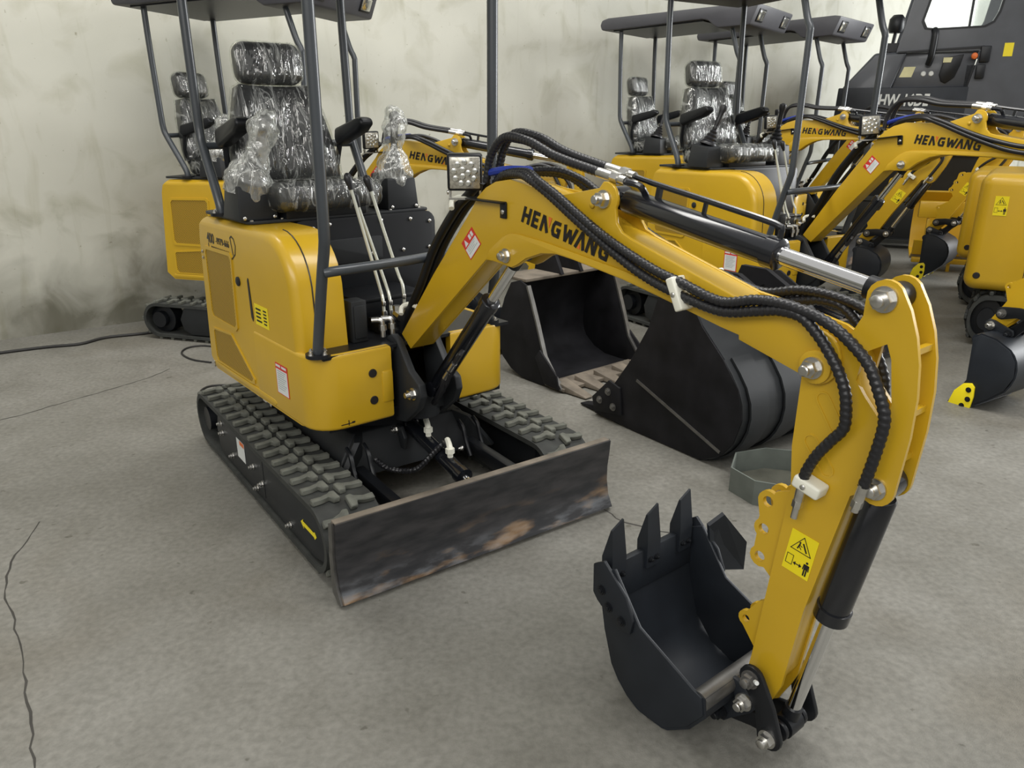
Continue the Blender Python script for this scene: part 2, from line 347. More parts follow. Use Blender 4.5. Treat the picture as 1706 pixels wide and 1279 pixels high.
# ------------------------------------------------------------------ hall
cached_crack = simple('crack_dark', (0.045, 0.042, 0.036), 0.9, var=0.2)
def build_hall():
    f = MB().box((0, 0, -0.1), (70, 70, 0.2)).mesh('floor'); fo = obj('floor', f, FLOOR, M=T(2, 8, 0), kind='structure'); fo['label'] = 'grey worn concrete workshop floor'
    a = R(36); n = Vector((-math.sin(a), math.cos(a), 0)); p = n * 6.25
    Mw = Matrix.Translation(p) @ Matrix.Rotation(a, 4, 'Z')
    w = obj('wall_back', MB().box((4, 0.15, 3.0), (60, 0.3, 6.0)).mesh('wall_back'), WALL, M=Mw, kind='structure'); w['label'] = 'pale stained plaster wall behind the excavators'
    rs = obj('wall_stain', MB().prism(arc(0, 0, 0.045, 0, 360, 12)[:-1], -0.003, 0.001).mesh('wall_stain'), simple('rust_stain', (0.30, 0.19, 0.11), 0.9, var=0.4, scale=30), w, T(-0.15, 0, 2.25) @ Matrix.Scale(0.45, 4, (0, 0, 1)))
    for k, x in enumerate((0.10, 0.17)): obj('anchor_hole', MB().prism(arc(0, 0, 0.014, 0, 360, 10)[:-1], -0.002, 0.001).mesh('anchor_hole'), cached_crack, w, T(x, 0, 1.22))
    # cracks in the slab, each a narrow dark groove ribbon
    def crack(pts, wd):
        P = smooth([Vector((x, y, 0)) for x, y in pts], 0.05); mb = MB(); rnd = random.Random(len(pts) * 7 + int(wd * 1e5)); vs = []; fs = []
        for i, q in enumerate(P):
            t = (P[min(i + 1, len(P) - 1)] - P[max(i - 1, 0)]).normalized(); nn = Vector((-t.y, t.x, 0)); q = q + nn * rnd.uniform(-0.006, 0.006)
            k = wd * rnd.uniform(0.3, 1.0); vs += [q + nn * k + Vector((0, 0, 0.0006)), q - nn * k + Vector((0, 0, 0.0006))]
            if i: j = 2 * i; fs.append((j - 2, j - 1, j + 1, j))
        c = obj('floor_crack', mb.add(vs, fs).mesh('floor_crack'), cached_crack, fo, T(-2, -8, 0)); return c
    crack([(-1.80, 2.6), (-1.698, 2.228), (-1.465, 1.911), (-1.25, 1.6), (-1.05, 1.3), (-0.9, 1.0)], 0.004)
    crack([(-2.9, 3.45), (-2.61, 3.643), (-2.44, 3.888), (-2.19, 4.26), (-2.1, 4.5)], 0.005)
    crack([(0.30, 2.80), (0.37, 2.689), (0.427, 2.594), (0.62, 2.50), (0.80, 2.42)], 0.005)
    crack([(1.75, 1.9), (1.9, 1.72), (2.2, 1.5), (2.6, 1.3)], 0.003)
build_hall()
bpy.context.view_layer.update()

# ------------------------------------------------------------------ excavator
YB = -0.05                                   # boom centre plane
FOOT, BC, AC, SP = (0.345, 0.664), (0.985, 1.077), (1.366, 1.265), (1.970, 0.983)
ST, BKC, S2, S1, PP, B2 = (2.080, 1.138), (2.120, 0.768), (1.930, 0.213), (1.912, 0.128), (1.992, 0.085), (1.850, 0.058)
BOOM = [(0.421, 0.666), (0.363, 0.71), (0.588, 0.964), (0.808, 1.192), (0.839, 1.232), (0.881, 1.262), (0.927, 1.281), (0.993, 1.291), (1.03, 1.286), (1.12, 1.272), (1.212, 1.264), (1.345, 1.290)] + arc(1.366, 1.265, 0.042, 100, -15, 6) + [(1.402, 1.246), (1.408, 1.21), (1.425, 1.19), (1.458, 1.177), (1.765, 1.089), (1.86, 1.078)] + arc(1.960, 1.000, 0.058, 75, -70, 7) + [(1.95, 0.955), (1.784, 0.998), (1.783, 1.008), (1.735, 1.016), (1.62, 1.04), (1.441, 1.075), (1.260, 1.10), (1.196, 1.106), (1.137, 1.100), (1.071, 1.077), (1.031, 1.053), (1.006, 1.043), (0.965, 1.046), (0.92, 1.052), (0.877, 1.049)]
CORE = [(0.421, 0.666), (0.363, 0.71), (0.588, 0.964), (0.808, 1.192), (0.839, 1.232), (0.881, 1.262), (0.927, 1.281), (0.993, 1.291), (1.03, 1.286), (1.21, 1.255), (1.30, 1.228), (1.40, 1.190), (1.458, 1.175), (1.765, 1.088), (1.80, 1.05), (1.785, 1.008), (1.735, 1.017), (1.62, 1.041), (1.441, 1.076), (1.25, 1.105), (1.10, 1.105), (1.0, 1.10), (0.93, 1.075), (0.877, 1.049)]
STICK = arc(ST[0], ST[1], 0.036, 165, 20, 7) + [(2.129, 1.125), (2.147, 1.079), (2.159, 1.029), (2.166, 0.965), (2.166, 0.887), (2.160, 0.815)] + arc(BKC[0], BKC[1], 0.036, 0, -120, 6) + [(2.085, 0.742), (2.073, 0.733), (2.011, 0.423), (1.984, 0.204), (1.968, 0.160)] + arc(S1[0] + 0.006, S1[1], 0.034, 20, -200, 8)[1:] + [(1.900, 0.243), (1.913, 0.379), (1.944, 0.699), (1.934, 0.796), (1.936, 0.957), (1.943, 0.990), (1.96, 1.018), (1.99, 1.030), (2.025, 1.059), (2.044, 1.10), (2.044, 1.122)]
HOLE = [(2.097, 1.056), (2.109, 1.028), (2.123, 0.943), (2.118, 0.915), (2.106, 0.907), (2.070, 0.945), (2.049, 0.972), (2.056, 1.030)]
HA = [(0.90, 1.285), (0.96, 1.305), (1.076, 1.314), (1.15, 1.294), (1.219, 1.264), (1.286, 1.23), (1.362, 1.193), (1.441, 1.16), (1.556, 1.121), (1.635, 1.104), (1.747, 1.08), (1.834, 1.098), (1.895, 1.101), (1.962, 1.092), (2.013, 1.073), (2.057, 1.045), (2.089, 1.015), (2.111, 0.975), (2.128, 0.935), (2.13, 0.899), (2.121, 0.832), (2.112, 0.78)]
HB = [(0.89, 1.275), (0.96, 1.301), (1.048, 1.307), (1.113, 1.297), (1.184, 1.266), (1.273, 1.22), (1.353, 1.179), (1.439, 1.138), (1.532, 1.101), (1.632, 1.076), (1.749, 1.059), (1.836, 1.075), (1.889, 1.086), (1.937, 1.083), (1.974, 1.058), (2.005, 1.026), (2.028, 0.996), (2.048, 0.957), (2.056, 0.917), (2.056, 0.883), (2.034, 0.849), (2.009, 0.809), (1.989, 0.763), (1.985, 0.728)]
BSIDE = [(1.532, 0.350), (1.577, 0.372), (1.669, 0.250), (1.841, 0.176), (1.868, 0.168), (1.876, 0.122), (1.835, 0.062), (1.772, 0.013), (1.714, 0.002), (1.643, 0.026), (1.586, 0.088), (1.556, 0.18), (1.540, 0.258)]
BSHELL = [(1.532, 0.350), (1.540, 0.258), (1.556, 0.18), (1.586, 0.088), (1.610, 0.055), (1.643, 0.026), (1.676, 0.010), (1.714, 0.002), (1.745, 0.004), (1.772, 0.013), (1.835, 0.062), (1.876, 0.122), (1.868, 0.168)]

def bolt_mesh(r, h):
    mb = MB(); mb.lathe([(r * 1.25, 0), (r * 1.25, h * 0.18)], (0, 0, 0), (0, -1, 0), 20)
    mb.lathe([(r, h * 0.18), (r, h * 0.62)], (0, 0, 0), (0, -1, 0), 6); mb.lathe([(r * 0.62, h * 0.62), (r * 0.62, h * 0.95), (r * 0.5, h)], (0, 0, 0), (0, -1, 0), 14)
    return mb.mesh('pin_nut')
def bolt(parent, p, r=0.012, h=0.02, mat=None, d=(0, -1, 0), name='bolt'):
    q = Vector((0, -1, 0)).rotation_difference(Vector(d)).to_matrix().to_4x4()
    return obj(name, cached(('bolt', r, h), lambda: bolt_mesh(r, h)), mat or ZNC, parent, T(*p) @ q)
def screw(parent, p, r=0.006, mat=None, d=(0, -1, 0)):
    q = Vector((0, -1, 0)).rotation_difference(Vector(d)).to_matrix().to_4x4()
    return obj('screw', cached(('screw', r), lambda: MB().lathe([(r, 0), (r, r * 0.5), (r * 0.6, r * 0.8)], (0, 0, 0), (0, -1, 0), 10).mesh('screw')), mat or ZNC, parent, T(*p) @ q)
def cylinder(root, name, p0, p1, y, frac, rb, rr, M0=None, detail=True):
    """hydraulic cylinder: barrel, rod, eyes"""
    a = Vector((p0[0], y, p0[1])); b_ = Vector((p1[0], y, p1[1])); d = (b_ - a); L_ = d.length; d.normalize(); e = a + d * (L_ * frac)
    mb = MB(); mb.lathe([(rb * 0.9, 0.03), (rb, 0.035), (rb, (L_ * frac) - 0.035), (rb * 1.12, (L_ * frac) - 0.034), (rb * 1.12, L_ * frac - 0.004), (rb * 0.95, L_ * frac)], a, d, 28)
    mb.cyl(a + Vector((0, -0.026, 0)), a + Vector((0, 0.026, 0)), rb * 0.95)
    mb.box((0, 0, 0.025), (0.042, 0.042, 0.04), Matrix.Translation(a) @ d.to_track_quat('Z', 'Y').to_matrix().to_4x4())
    br = obj(name, mb.mesh(name), BLG, root)
    obj('piston_rod', MB().cyl(e - d * 0.01, b_ - d * 0.03, rr, seg=24).mesh('piston_rod'), CHR, br)
    obj('rod_eye', MB().cyl(b_ + Vector((0, -0.026, 0)), b_ + Vector((0, 0.026, 0)), rb * 0.85).cyl(b_ - d * 0.055, b_ - d * 0.01, rr * 1.25).mesh('rod_eye'), BLK, br)
    return br, a, b_, d
def logo(root_part, M):
    h = 0.046; mb = MB(); w = 0.22
    def L_(x, segs, ww=None): strokes(mb, [((x + a[0], a[1]), (x + b_[0], b_[1])) for a, b_ in segs], ww or w)
    x = 0
    L_(x, [((.1, 0), (.1, 1)), ((.62, 0), (.62, 1)), ((.1, .5), (.62, .5))]); x += .92
    L_(x, [((.1, 0), (.1, 1)), ((0.0, .9), (.58, .9)), ((0.0, .1), (.58, .1)), ((.1, .5), (.52, .5))]); x += .80
    L_(x, [((.08, 0), (.14, 1)), ((.18, .95), (.66, .04))]); nx = x; x += 1.0
    L_(x, [((.66, .86), (.2, .86)), ((.22, .92), (.08, .66)), ((.08, .72), (.08, .28)), ((.08, .34), (.22, .08)), ((.2, .12), (.70, .12)), ((.62, .02), (.62, .52)), ((.72, .48), (.38, .48))]); x += .98
    L_(x, [((.02, 1), (.26, .04)), ((.26, .04), (.50, .82)), ((.50, .82), (.74, .04)), ((.74, .04), (1.0, 1))]); x += 1.12
    L_(x, [((.04, 0), (.36, 1)), ((.36, 1), (.70, 0))]); ax = x; x += .88
    L_(x, [((.08, 0), (.14, 1)), ((.18, .95), (.62, .04)), ((.66, 0), (.66, 1))]); x += 1.0
    L_(x, [((.66, .86), (.2, .86)), ((.22, .92), (.08, .66)), ((.08, .72), (.08, .28)), ((.08, .34), (.22, .08)), ((.2, .12), (.70, .12)), ((.62, .02), (.62, .52)), ((.72, .48), (.38, .48))])
    S = Matrix(((h, h * 0.14, 0, 0), (0, h, 0, 0), (0, 0, 1, 0), (0, 0, 0, 1)))
    mb.v = [tuple(S @ Vector(v)) for v in mb.v]
    o = obj('logo_lettering', cached('logo', lambda: mb.mesh('logo_lettering')), INK, root_part, M, label='black HENGWANG lettering')
    m2 = MB(); m2.prism([(nx + .50, 1.0), (nx + .80, 1.0), (nx + .76, .38)], 0, 0.0008, axis='z'); m2.prism([(ax + .22, 0.0), (ax + .44, 0.0), (ax + .36, .34)], 0, 0.0008, axis='z'); m2.v = [tuple(S @ Vector(v)) for v in m2.v]
    obj('logo_accent', cached('logo2', lambda: m2.mesh('logo_accent')), ORG, root_part, M)
def decal_box(parent, name, x0, x1, z0, z1, y, mat, th=0.001, M=None, label=None):
    return obj(name, MB().prism([(x0, z0), (x1, z0), (x1, z1), (x0, z1)], y - th, y).mesh(name), mat, parent, M, label)
def sticker_safety(parent, quad_M, w, h, landscape=False):
    """red header, white body with printed rows; drawn on local xy"""
    b_ = obj('warning_sticker', cached(('stw', w, h), lambda: MB().box((0, 0, 0), (w, h, 0.001)).mesh('warning_sticker')), RED, parent, quad_M)
    k = 0.16 if not landscape else 0.42
    obj('sticker_panel', cached(('stp', w, h), lambda: MB().box((0, -h * k / 2, 0.0008), (w * 0.9, h * (0.94 - k), 0.001)).mesh('sticker_panel')), STW, parent, quad_M)
    mb = MB()
    for i in range(9 if not landscape else 4): mb.box((-w * 0.03 * (i % 3), h * (0.5 - k - 0.08) - i * h * (0.8 - k) / (9 if not landscape else 4), 0.0015), (w * (0.72 - 0.1 * (i % 3)), h * 0.022, 0.0006))
    obj('sticker_print', cached(('sti', w, h), lambda: mb.mesh('sticker_print')), STG, parent, quad_M)
    mh = MB()
    if landscape: mh.prism([(-w * .38, h * .12), (-w * .12, h * .12), (-w * .25, h * .44)], .0006, .0012, axis='z'); mh.box((w * .12, h * .28, .0009), (w * .14, h * .24, .0006)); mh.box((w * .32, h * .28, .0009), (w * .14, h * .24, .0006))
    else:
        for q in (-.26, .22): mh.box((w * q, h * .42, .0009), (w * .38, h * .07, .0006))
    obj('sticker_heading', cached(('sth', w, h), lambda: mh.mesh('sticker_heading')), STW, parent, quad_M)
def sticker_keepout(parent, M):
    """yellow sticker, triangle above, machine - arrow - man below; local xy, 0.062 x 0.10"""
    obj('warning_sticker', cached('ko0', lambda: MB().box((0, 0, 0), (0.064, 0.102, 0.001)).mesh('warning_sticker')), STY, parent, M, 'yellow keep-clear warning sticker')
    mb = MB(); z = 0.0006
    def ln(a, b_, w):
        a, b_ = Vector(a), Vector(b_); d = (b_ - a).normalized(); n = Vector((-d.y, d.x)) * w / 2; mb.prism([tuple(a - n - d * w / 2), tuple(b_ - n + d * w / 2), tuple(b_ + n + d * w / 2), tuple(a + n - d * w / 2)], z, z + .0006, axis='z')
    t = [(-0.024, 0.006), (0.024, 0.006), (0.0, 0.044)]
    for i in range(3): ln(t[i], t[(i + 1) % 3], 0.0016)
    ln((-.009, .013), (-.006, .024), .003); ln((-.006, .022), (0, .020), .0016); ln((-.006, .018), (-.001, .013), .0016); mb.prism(arc(-.006, .028, .0022, 0, 360, 10)[:-1], z, z + .0006, axis='z'); ln((.002, .028), (.012, .012), .0035)
    q = [(-.027, -.034), (-.012, -.034), (-.012, -.010), (-.027, -.010)]
    for i in range(4): ln(q[i], q[(i + 1) % 4], 0.0012)
    ln((-.006, -.026), (.007, -.026), .0022); mb.prism([(-.010, -.026), (-.004, -.021), (-.004, -.031)], z, z + .0006, axis='z'); mb.prism([(.011, -.026), (.005, -.031), (.005, -.021)], z, z + .0006, axis='z')
    mb.prism(arc(.021, -.010, .0028, 0, 360, 12)[:-1], z, z + .0006, axis='z'); mb.box((.021, -.021, z + .0003), (.009, .013, .0006)); ln((.0185, -.026), (.0185, -.042), .0034); ln((.0235, -.026), (.0235, -.042), .0034); ln((.0155, -.016), (.0145, -.028), .0022); ln((.0265, -.016), (.0275, -.028), .0022)
    obj('sticker_print', cached('ko1', lambda: mb.mesh('sticker_print')), INK, parent, M)
def rows_print(parent, M, w, h, n=4, mat=None):
    mb = MB()
    for i in range(n):
        x = -w / 2
        while x < w / 2 - w * .1:
            k = random.uniform(.08, .2) * w; mb.box((x + k / 2, h / 2 - (i + .5) * h / n, 0.0012), (k * .8, h / n * .45, .0006)); x += k
    obj('sticker_print', cached(('rows', w, h, n), lambda: mb.mesh('sticker_print')), mat or INK, parent, M)

# ---- track
TX0, TX1, TR, TZ = -0.72, 0.60, 0.118, 0.136
def track_pts():
    P = []; n = 14
    for i in range(n + 1): a = R(-90 + 180 * i / n); P.append((TX1 + TR * math.cos(a), TZ + TR * math.sin(a)))
    for i in range(n + 1): a = R(90 + 180 * i / n); P.append((TX0 + TR * math.cos(a), TZ + TR * math.sin(a)))
    return P
def track_belt():
    P = track_pts(); c = ((TX0 + TX1) / 2, TZ); inner = []
    for i in range(len(P)):
        a = Vector(P[i - 1]); b_ = Vector(P[(i + 1) % len(P)]); d = (b_ - a).normalized(); inner.append((P[i][0] - d.y * 0.020, P[i][1] + d.x * 0.020))
    return MB().prism(P, -0.105, 0.105, holes=[inner]).mesh('track', smooth_ang=50)
def lug_mesh():
    mb = MB(); mb.prism([(-0.012, -0.047), (0.014, -0.047), (0.012, -0.012), (0.004, 0.014), (0.026, 0.020), (0.026, 0.044), (-0.028, 0.044), (-0.030, 0.026), (-0.020, 0.016), (-0.010, -0.012)], 0, 0.020, axis='z'); return mb.mesh('track_lug', bevel=0.003, bseg=1)
def lug_frames():
    per = 2 * (TX1 - TX0) + 2 * math.pi * TR; n = 36; out = []
    for i in range(n):
        for row in (0, 1):
            s = ((i + 0.5 * row) * per / n) % per; l = TX1 - TX0
            if s < l: p = (TX1 - s, TZ + TR); a = 0
            elif s < l + math.pi * TR: t = (s - l) / TR; p = (TX0 - TR * math.sin(t), TZ + TR * math.cos(t)); a = -math.degrees(t)
            elif s < 2 * l + math.pi * TR: p = (TX0 + s - l - math.pi * TR, TZ - TR); a = 180
            else: t = (s - 2 * l - math.pi * TR) / TR; p = (TX1 + TR * math.sin(t), TZ - TR * math.cos(t)); a = 180 - math.degrees(t)
            M = T(p[0], (-0.052 if row == 0 else 0.052), p[1]) @ Matrix.Rotation(R(a), 4, 'Y')
            if row: M = M @ Matrix.Scale(-1, 4, (0, 1, 0))
            out.append(M)
    return out
def build_tracks(root, MU, detail):
    for side in (-1, 1):
        Mt = MU @ T(0, side * 0.455, 0)
        tr = obj('track', cached('belt', track_belt), RUB, root, Mt)
        if detail:
            lm = cached('lug', lug_mesh)
            for M in lug_frames():
                if side < 0: M = M @ Matrix.Scale(-1, 4, (0, 1, 0)) if False else M
                obj('track_lug', lm, LUG, tr, M)
        else:
            def joined():
                bm = bmesh.new(); lm = cached('lug', lug_mesh)
                for M in lug_frames(): b2 = bmesh.new(); b2.from_mesh(lm); b2.transform(M); tmp = bpy.data.meshes.new('t'); b2.to_mesh(tmp); b2.free(); bm.from_mesh(tmp); bpy.data.meshes.remove(tmp)
                m = bpy.data.meshes.new('track_lugs'); bm.to_mesh(m); bm.free(); return m
            obj('track_lugs', cached('lugs', joined), LUG, tr, kind='stuff')
        # side frame, recessed between the belt edges
        fr_poly = [(-0.50, 0.232), (0.615, 0.232), (0.690, 0.19), (0.705, 0.13), (0.66, 0.07), (0.58, 0.048), (-0.46, 0.048), (-0.52, 0.08), (-0.54, 0.15)]
        fr = obj('track_frame', cached('tframe', lambda: MB().prism(fr_poly, -0.010, 0.010).mesh('track_frame', bevel=0.003)), DGR, root, MU @ T(0, side * 0.540, 0))
        obj('frame_beam', cached('tbeam', lambda: MB().box((0.0, 0, 0.14), (1.1, 0.10, 0.14)).mesh('frame_beam')), BLK, fr, T(0, -side * 0.085, 0))
        if detail:
            obj('panel_gap', MB().prism([(0.085, 0.065), (0.088, 0.065), (0.088, 0.225), (0.085, 0.225)], -0.001, 0.001).mesh('panel_gap'), BLK, fr, T(0, side * 0.0105, 0))
            for (x, z) in [(-0.31, 0.10), (-0.03, 0.155), (0.0, 0.075), (0.07, 0.12), (0.36, 0.075), (-0.45, 0.20), (-0.44, 0.16)]: bolt(fr, (x, side * 0.010, z), 0.010, 0.022, d=(0, side, 0))
        # sprocket and idler
        sp = obj('drive_sprocket', cached('sprk', lambda: MB().lathe([(0.055, -0.09), (0.055, -0.05), (0.098, -0.045), (0.098, 0.045), (0.055, 0.05), (0.055, 0.09)], (0, 0, 0), (0, 1, 0), 22).mesh('drive_sprocket')), BLK, root, MU @ T(TX0, side * 0.455, TZ))
        obj('idler_wheel', cached('idl', lambda: MB().lathe([(0.045, -0.085), (0.045, -0.05), (0.097, -0.04), (0.097, 0.04), (0.045, 0.05), (0.045, 0.085)], (0, 0, 0), (0, 1, 0), 22).mesh('idler_wheel')), BLK, root, MU @ T(TX1, side * 0.455, TZ))
        if detail and side < 0:
            y = -0.5515
            d = obj('warning_sticker', MB().box((0, 0, 0), (0.10, 0.085, 0.001)).mesh('warning_sticker'), STW, root, MU @ face_y(-0.185, y, 0.168)); 
            obj('sticker_panel', MB().box((0.02, 0.032, 0.0008), (0.055, 0.018, 0.001)).mesh('sticker_panel'), ORG, root, MU @ face_y(-0.185, y, 0.168))
            a = MB().prism([(-0.07, 0.0), (-0.045, 0.018), (-0.05, 0.008), (0.045, 0.008), (0.055, 0.014), (0.07, 0.0), (0.055, -0.014), (0.045, -0.008), (-0.05, -0.008), (-0.045, -0.018)], 0, 0.001, axis='z').mesh('direction_arrow')
            obj('direction_arrow', a, STY, root, MU @ face_y(0.545, y, 0.142), 'yellow travel direction arrow')

def build_dozer(root, MU, detail):
    prof = [(0.812, 0.290), (0.808, 0.24), (0.800, 0.18), (0.800, 0.12), (0.812, 0.06), (0.838, 0.012)]
    bl = obj('dozer_blade', cached('blade', lambda: MB().sweep(prof, -0.565, 0.555, 0.014).mesh('dozer_blade', smooth_ang=30)), BLADE, root, MU)
    obj('top_rail', cached('btop', lambda: MB().box((0.805, -0.005, 0.287), (0.030, 1.12, 0.012)).mesh('top_rail', bevel=0.003)), DUST, bl)
    side = prof + [(0.815, 0.005), (0.775, 0.03), (0.770, 0.14), (0.785, 0.28)]
    for y in (-0.572, 0.552): obj('end_plate', cached(('bend', y), lambda: MB().prism(side, y, y + 0.012).mesh('end_plate')), STL, bl)
    for y in (-0.265, 0.225):
        ar = obj('dozer_arm', cached(('darm', y), lambda: MB().hexa([(0.33, y - 0.02, 0.165), (0.79, y - 0.02, 0.13), (0.79, y + 0.02, 0.13), (0.33, y + 0.02, 0.165)], [(0.33, y - 0.02, 0.215), (0.79, y - 0.02, 0.20), (0.79, y + 0.02, 0.20), (0.33, y + 0.02, 0.215)]).mesh('dozer_arm', bevel=0.004)), BLK, root, MU)
        for dy in (-0.035, 0.035):
            obj('hinge_ear', cached(('ear', y, dy), lambda: MB().tube([(0.31, y + dy, 0.29), (0.345, y + dy, 0.27), (0.365, y + dy, 0.22), (0.40, y + dy, 0.165)], 0.009, 8).mesh('hinge_ear')), BLK, ar)
        bolt(ar, (0.36, y - 0.05, 0.19), 0.009, 0.02)
    # lift cylinder
    a = Vector((0.24, 0.0, 0.300)); b_ = Vector((0.785, 0.0, 0.200)); d = (b_ - a).normalized()
    cy = obj('blade_cylinder', cached('bladecyl', lambda: MB().lathe([(0.026, 0), (0.030, 0.02), (0.030, 0.39), (0.034, 0.392), (0.034, 0.425), (0.02, 0.43)], a, d, 22).cyl(a + Vector((0, -.03, 0)), a + Vector((0, .03, 0)), 0.03).mesh('blade_cylinder')), BLG, root, MU)
    obj('piston_rod', cached('bladerod', lambda: MB().cyl(a + d * 0.32, b_, 0.014).mesh('piston_rod')), CHR, cy)
    obj('clevis', cached('bladeclev', lambda: MB().box((0.745, 0, 0.205), (0.07, 0.05, 0.04)).box((0.775, -0.035, 0.195), (0.07, 0.014, 0.07)).box((0.775, 0.035, 0.195), (0.07, 0.014, 0.07)).mesh('clevis', bevel=0.004)), BLK, cy)
    if detail:
        bolt(cy, (0.25, -0.06, 0.29), 0.014, 0.026); bolt(cy, (0.765, -0.045, 0.20), 0.014, 0.026)
        for k, (x, z) in enumerate([(0.40, 0.310), (0.56, 0.280)]):
            obj('elbow_fitting', cached(('elb', k), lambda: MB().tube([(x, 0.0, z - 0.02), (x, 0.0, z + 0.015), (x - 0.012, 0.005, z + 0.028), (x - 0.055, 0.022, z + 0.034)], 0.011, 8, step=0.008).cyl((x, 0, z + 0.004), (x, 0, z + 0.024), 0.017, seg=6).mesh('elbow_fitting')), WHT, cy)
        obj('blade_hose', MB().tube([(0.34, -0.20, 0.23), (0.40, -0.17, 0.205), (0.47, -0.10, 0.21), (0.50, -0.04, 0.27), (0.52, 0.0, 0.315)], 0.010, 10, rib=0.14, pitch=0.014).mesh('blade_hose'), HOSE, cy)

def build_chassis(root, MU, detail):
    mb = MB()
    mb.hexa([(-0.45, -0.36, 0.15), (0.30, -0.36, 0.15), (0.30, 0.36, 0.15), (-0.45, 0.36, 0.15)], [(-0.45, -0.30, 0.31), (0.24, -0.24, 0.31), (0.24, 0.24, 0.31), (-0.45, 0.30, 0.31)])
    ch = obj('lower_frame', cached('chassis', lambda: mb.mesh('lower_frame', bevel=0.006)), DGR, root, MU)
    for s in (-1, 1): obj('gusset', cached(('gus', s), lambda: MB().hexa([(0.24, s * 0.20, 0.15), (0.33, s * 0.34, 0.15), (0.32, s * 0.36, 0.15), (0.22, s * 0.22, 0.15)], [(0.24, s * 0.20, 0.312), (0.30, s * 0.24, 0.295), (0.29, s * 0.26, 0.295), (0.22, s * 0.22, 0.312)]).mesh('gusset')), DGR, ch)
    for y in (-0.05, 0.05): obj('cylinder_lug', cached(('cl', y), lambda: MB().prism([(0.20, 0.22), (0.30, 0.22), (0.31, 0.27), (0.28, 0.31), (0.20, 0.31)], y - 0.008, y + 0.008).mesh('cylinder_lug', bevel=0.003)), DGR, ch)
    obj('slew_ring', cached('slew', lambda: MB().cyl((0, 0, 0.30), (0, 0, 0.41), 0.25, seg=40).mesh('slew_ring')), BLK, root)
    obj('turntable', cached('turnt', lambda: MB().box((-0.08, -0.04, 0.425), (0.92, 0.76, 0.04)).mesh('turntable')), BLK, root)

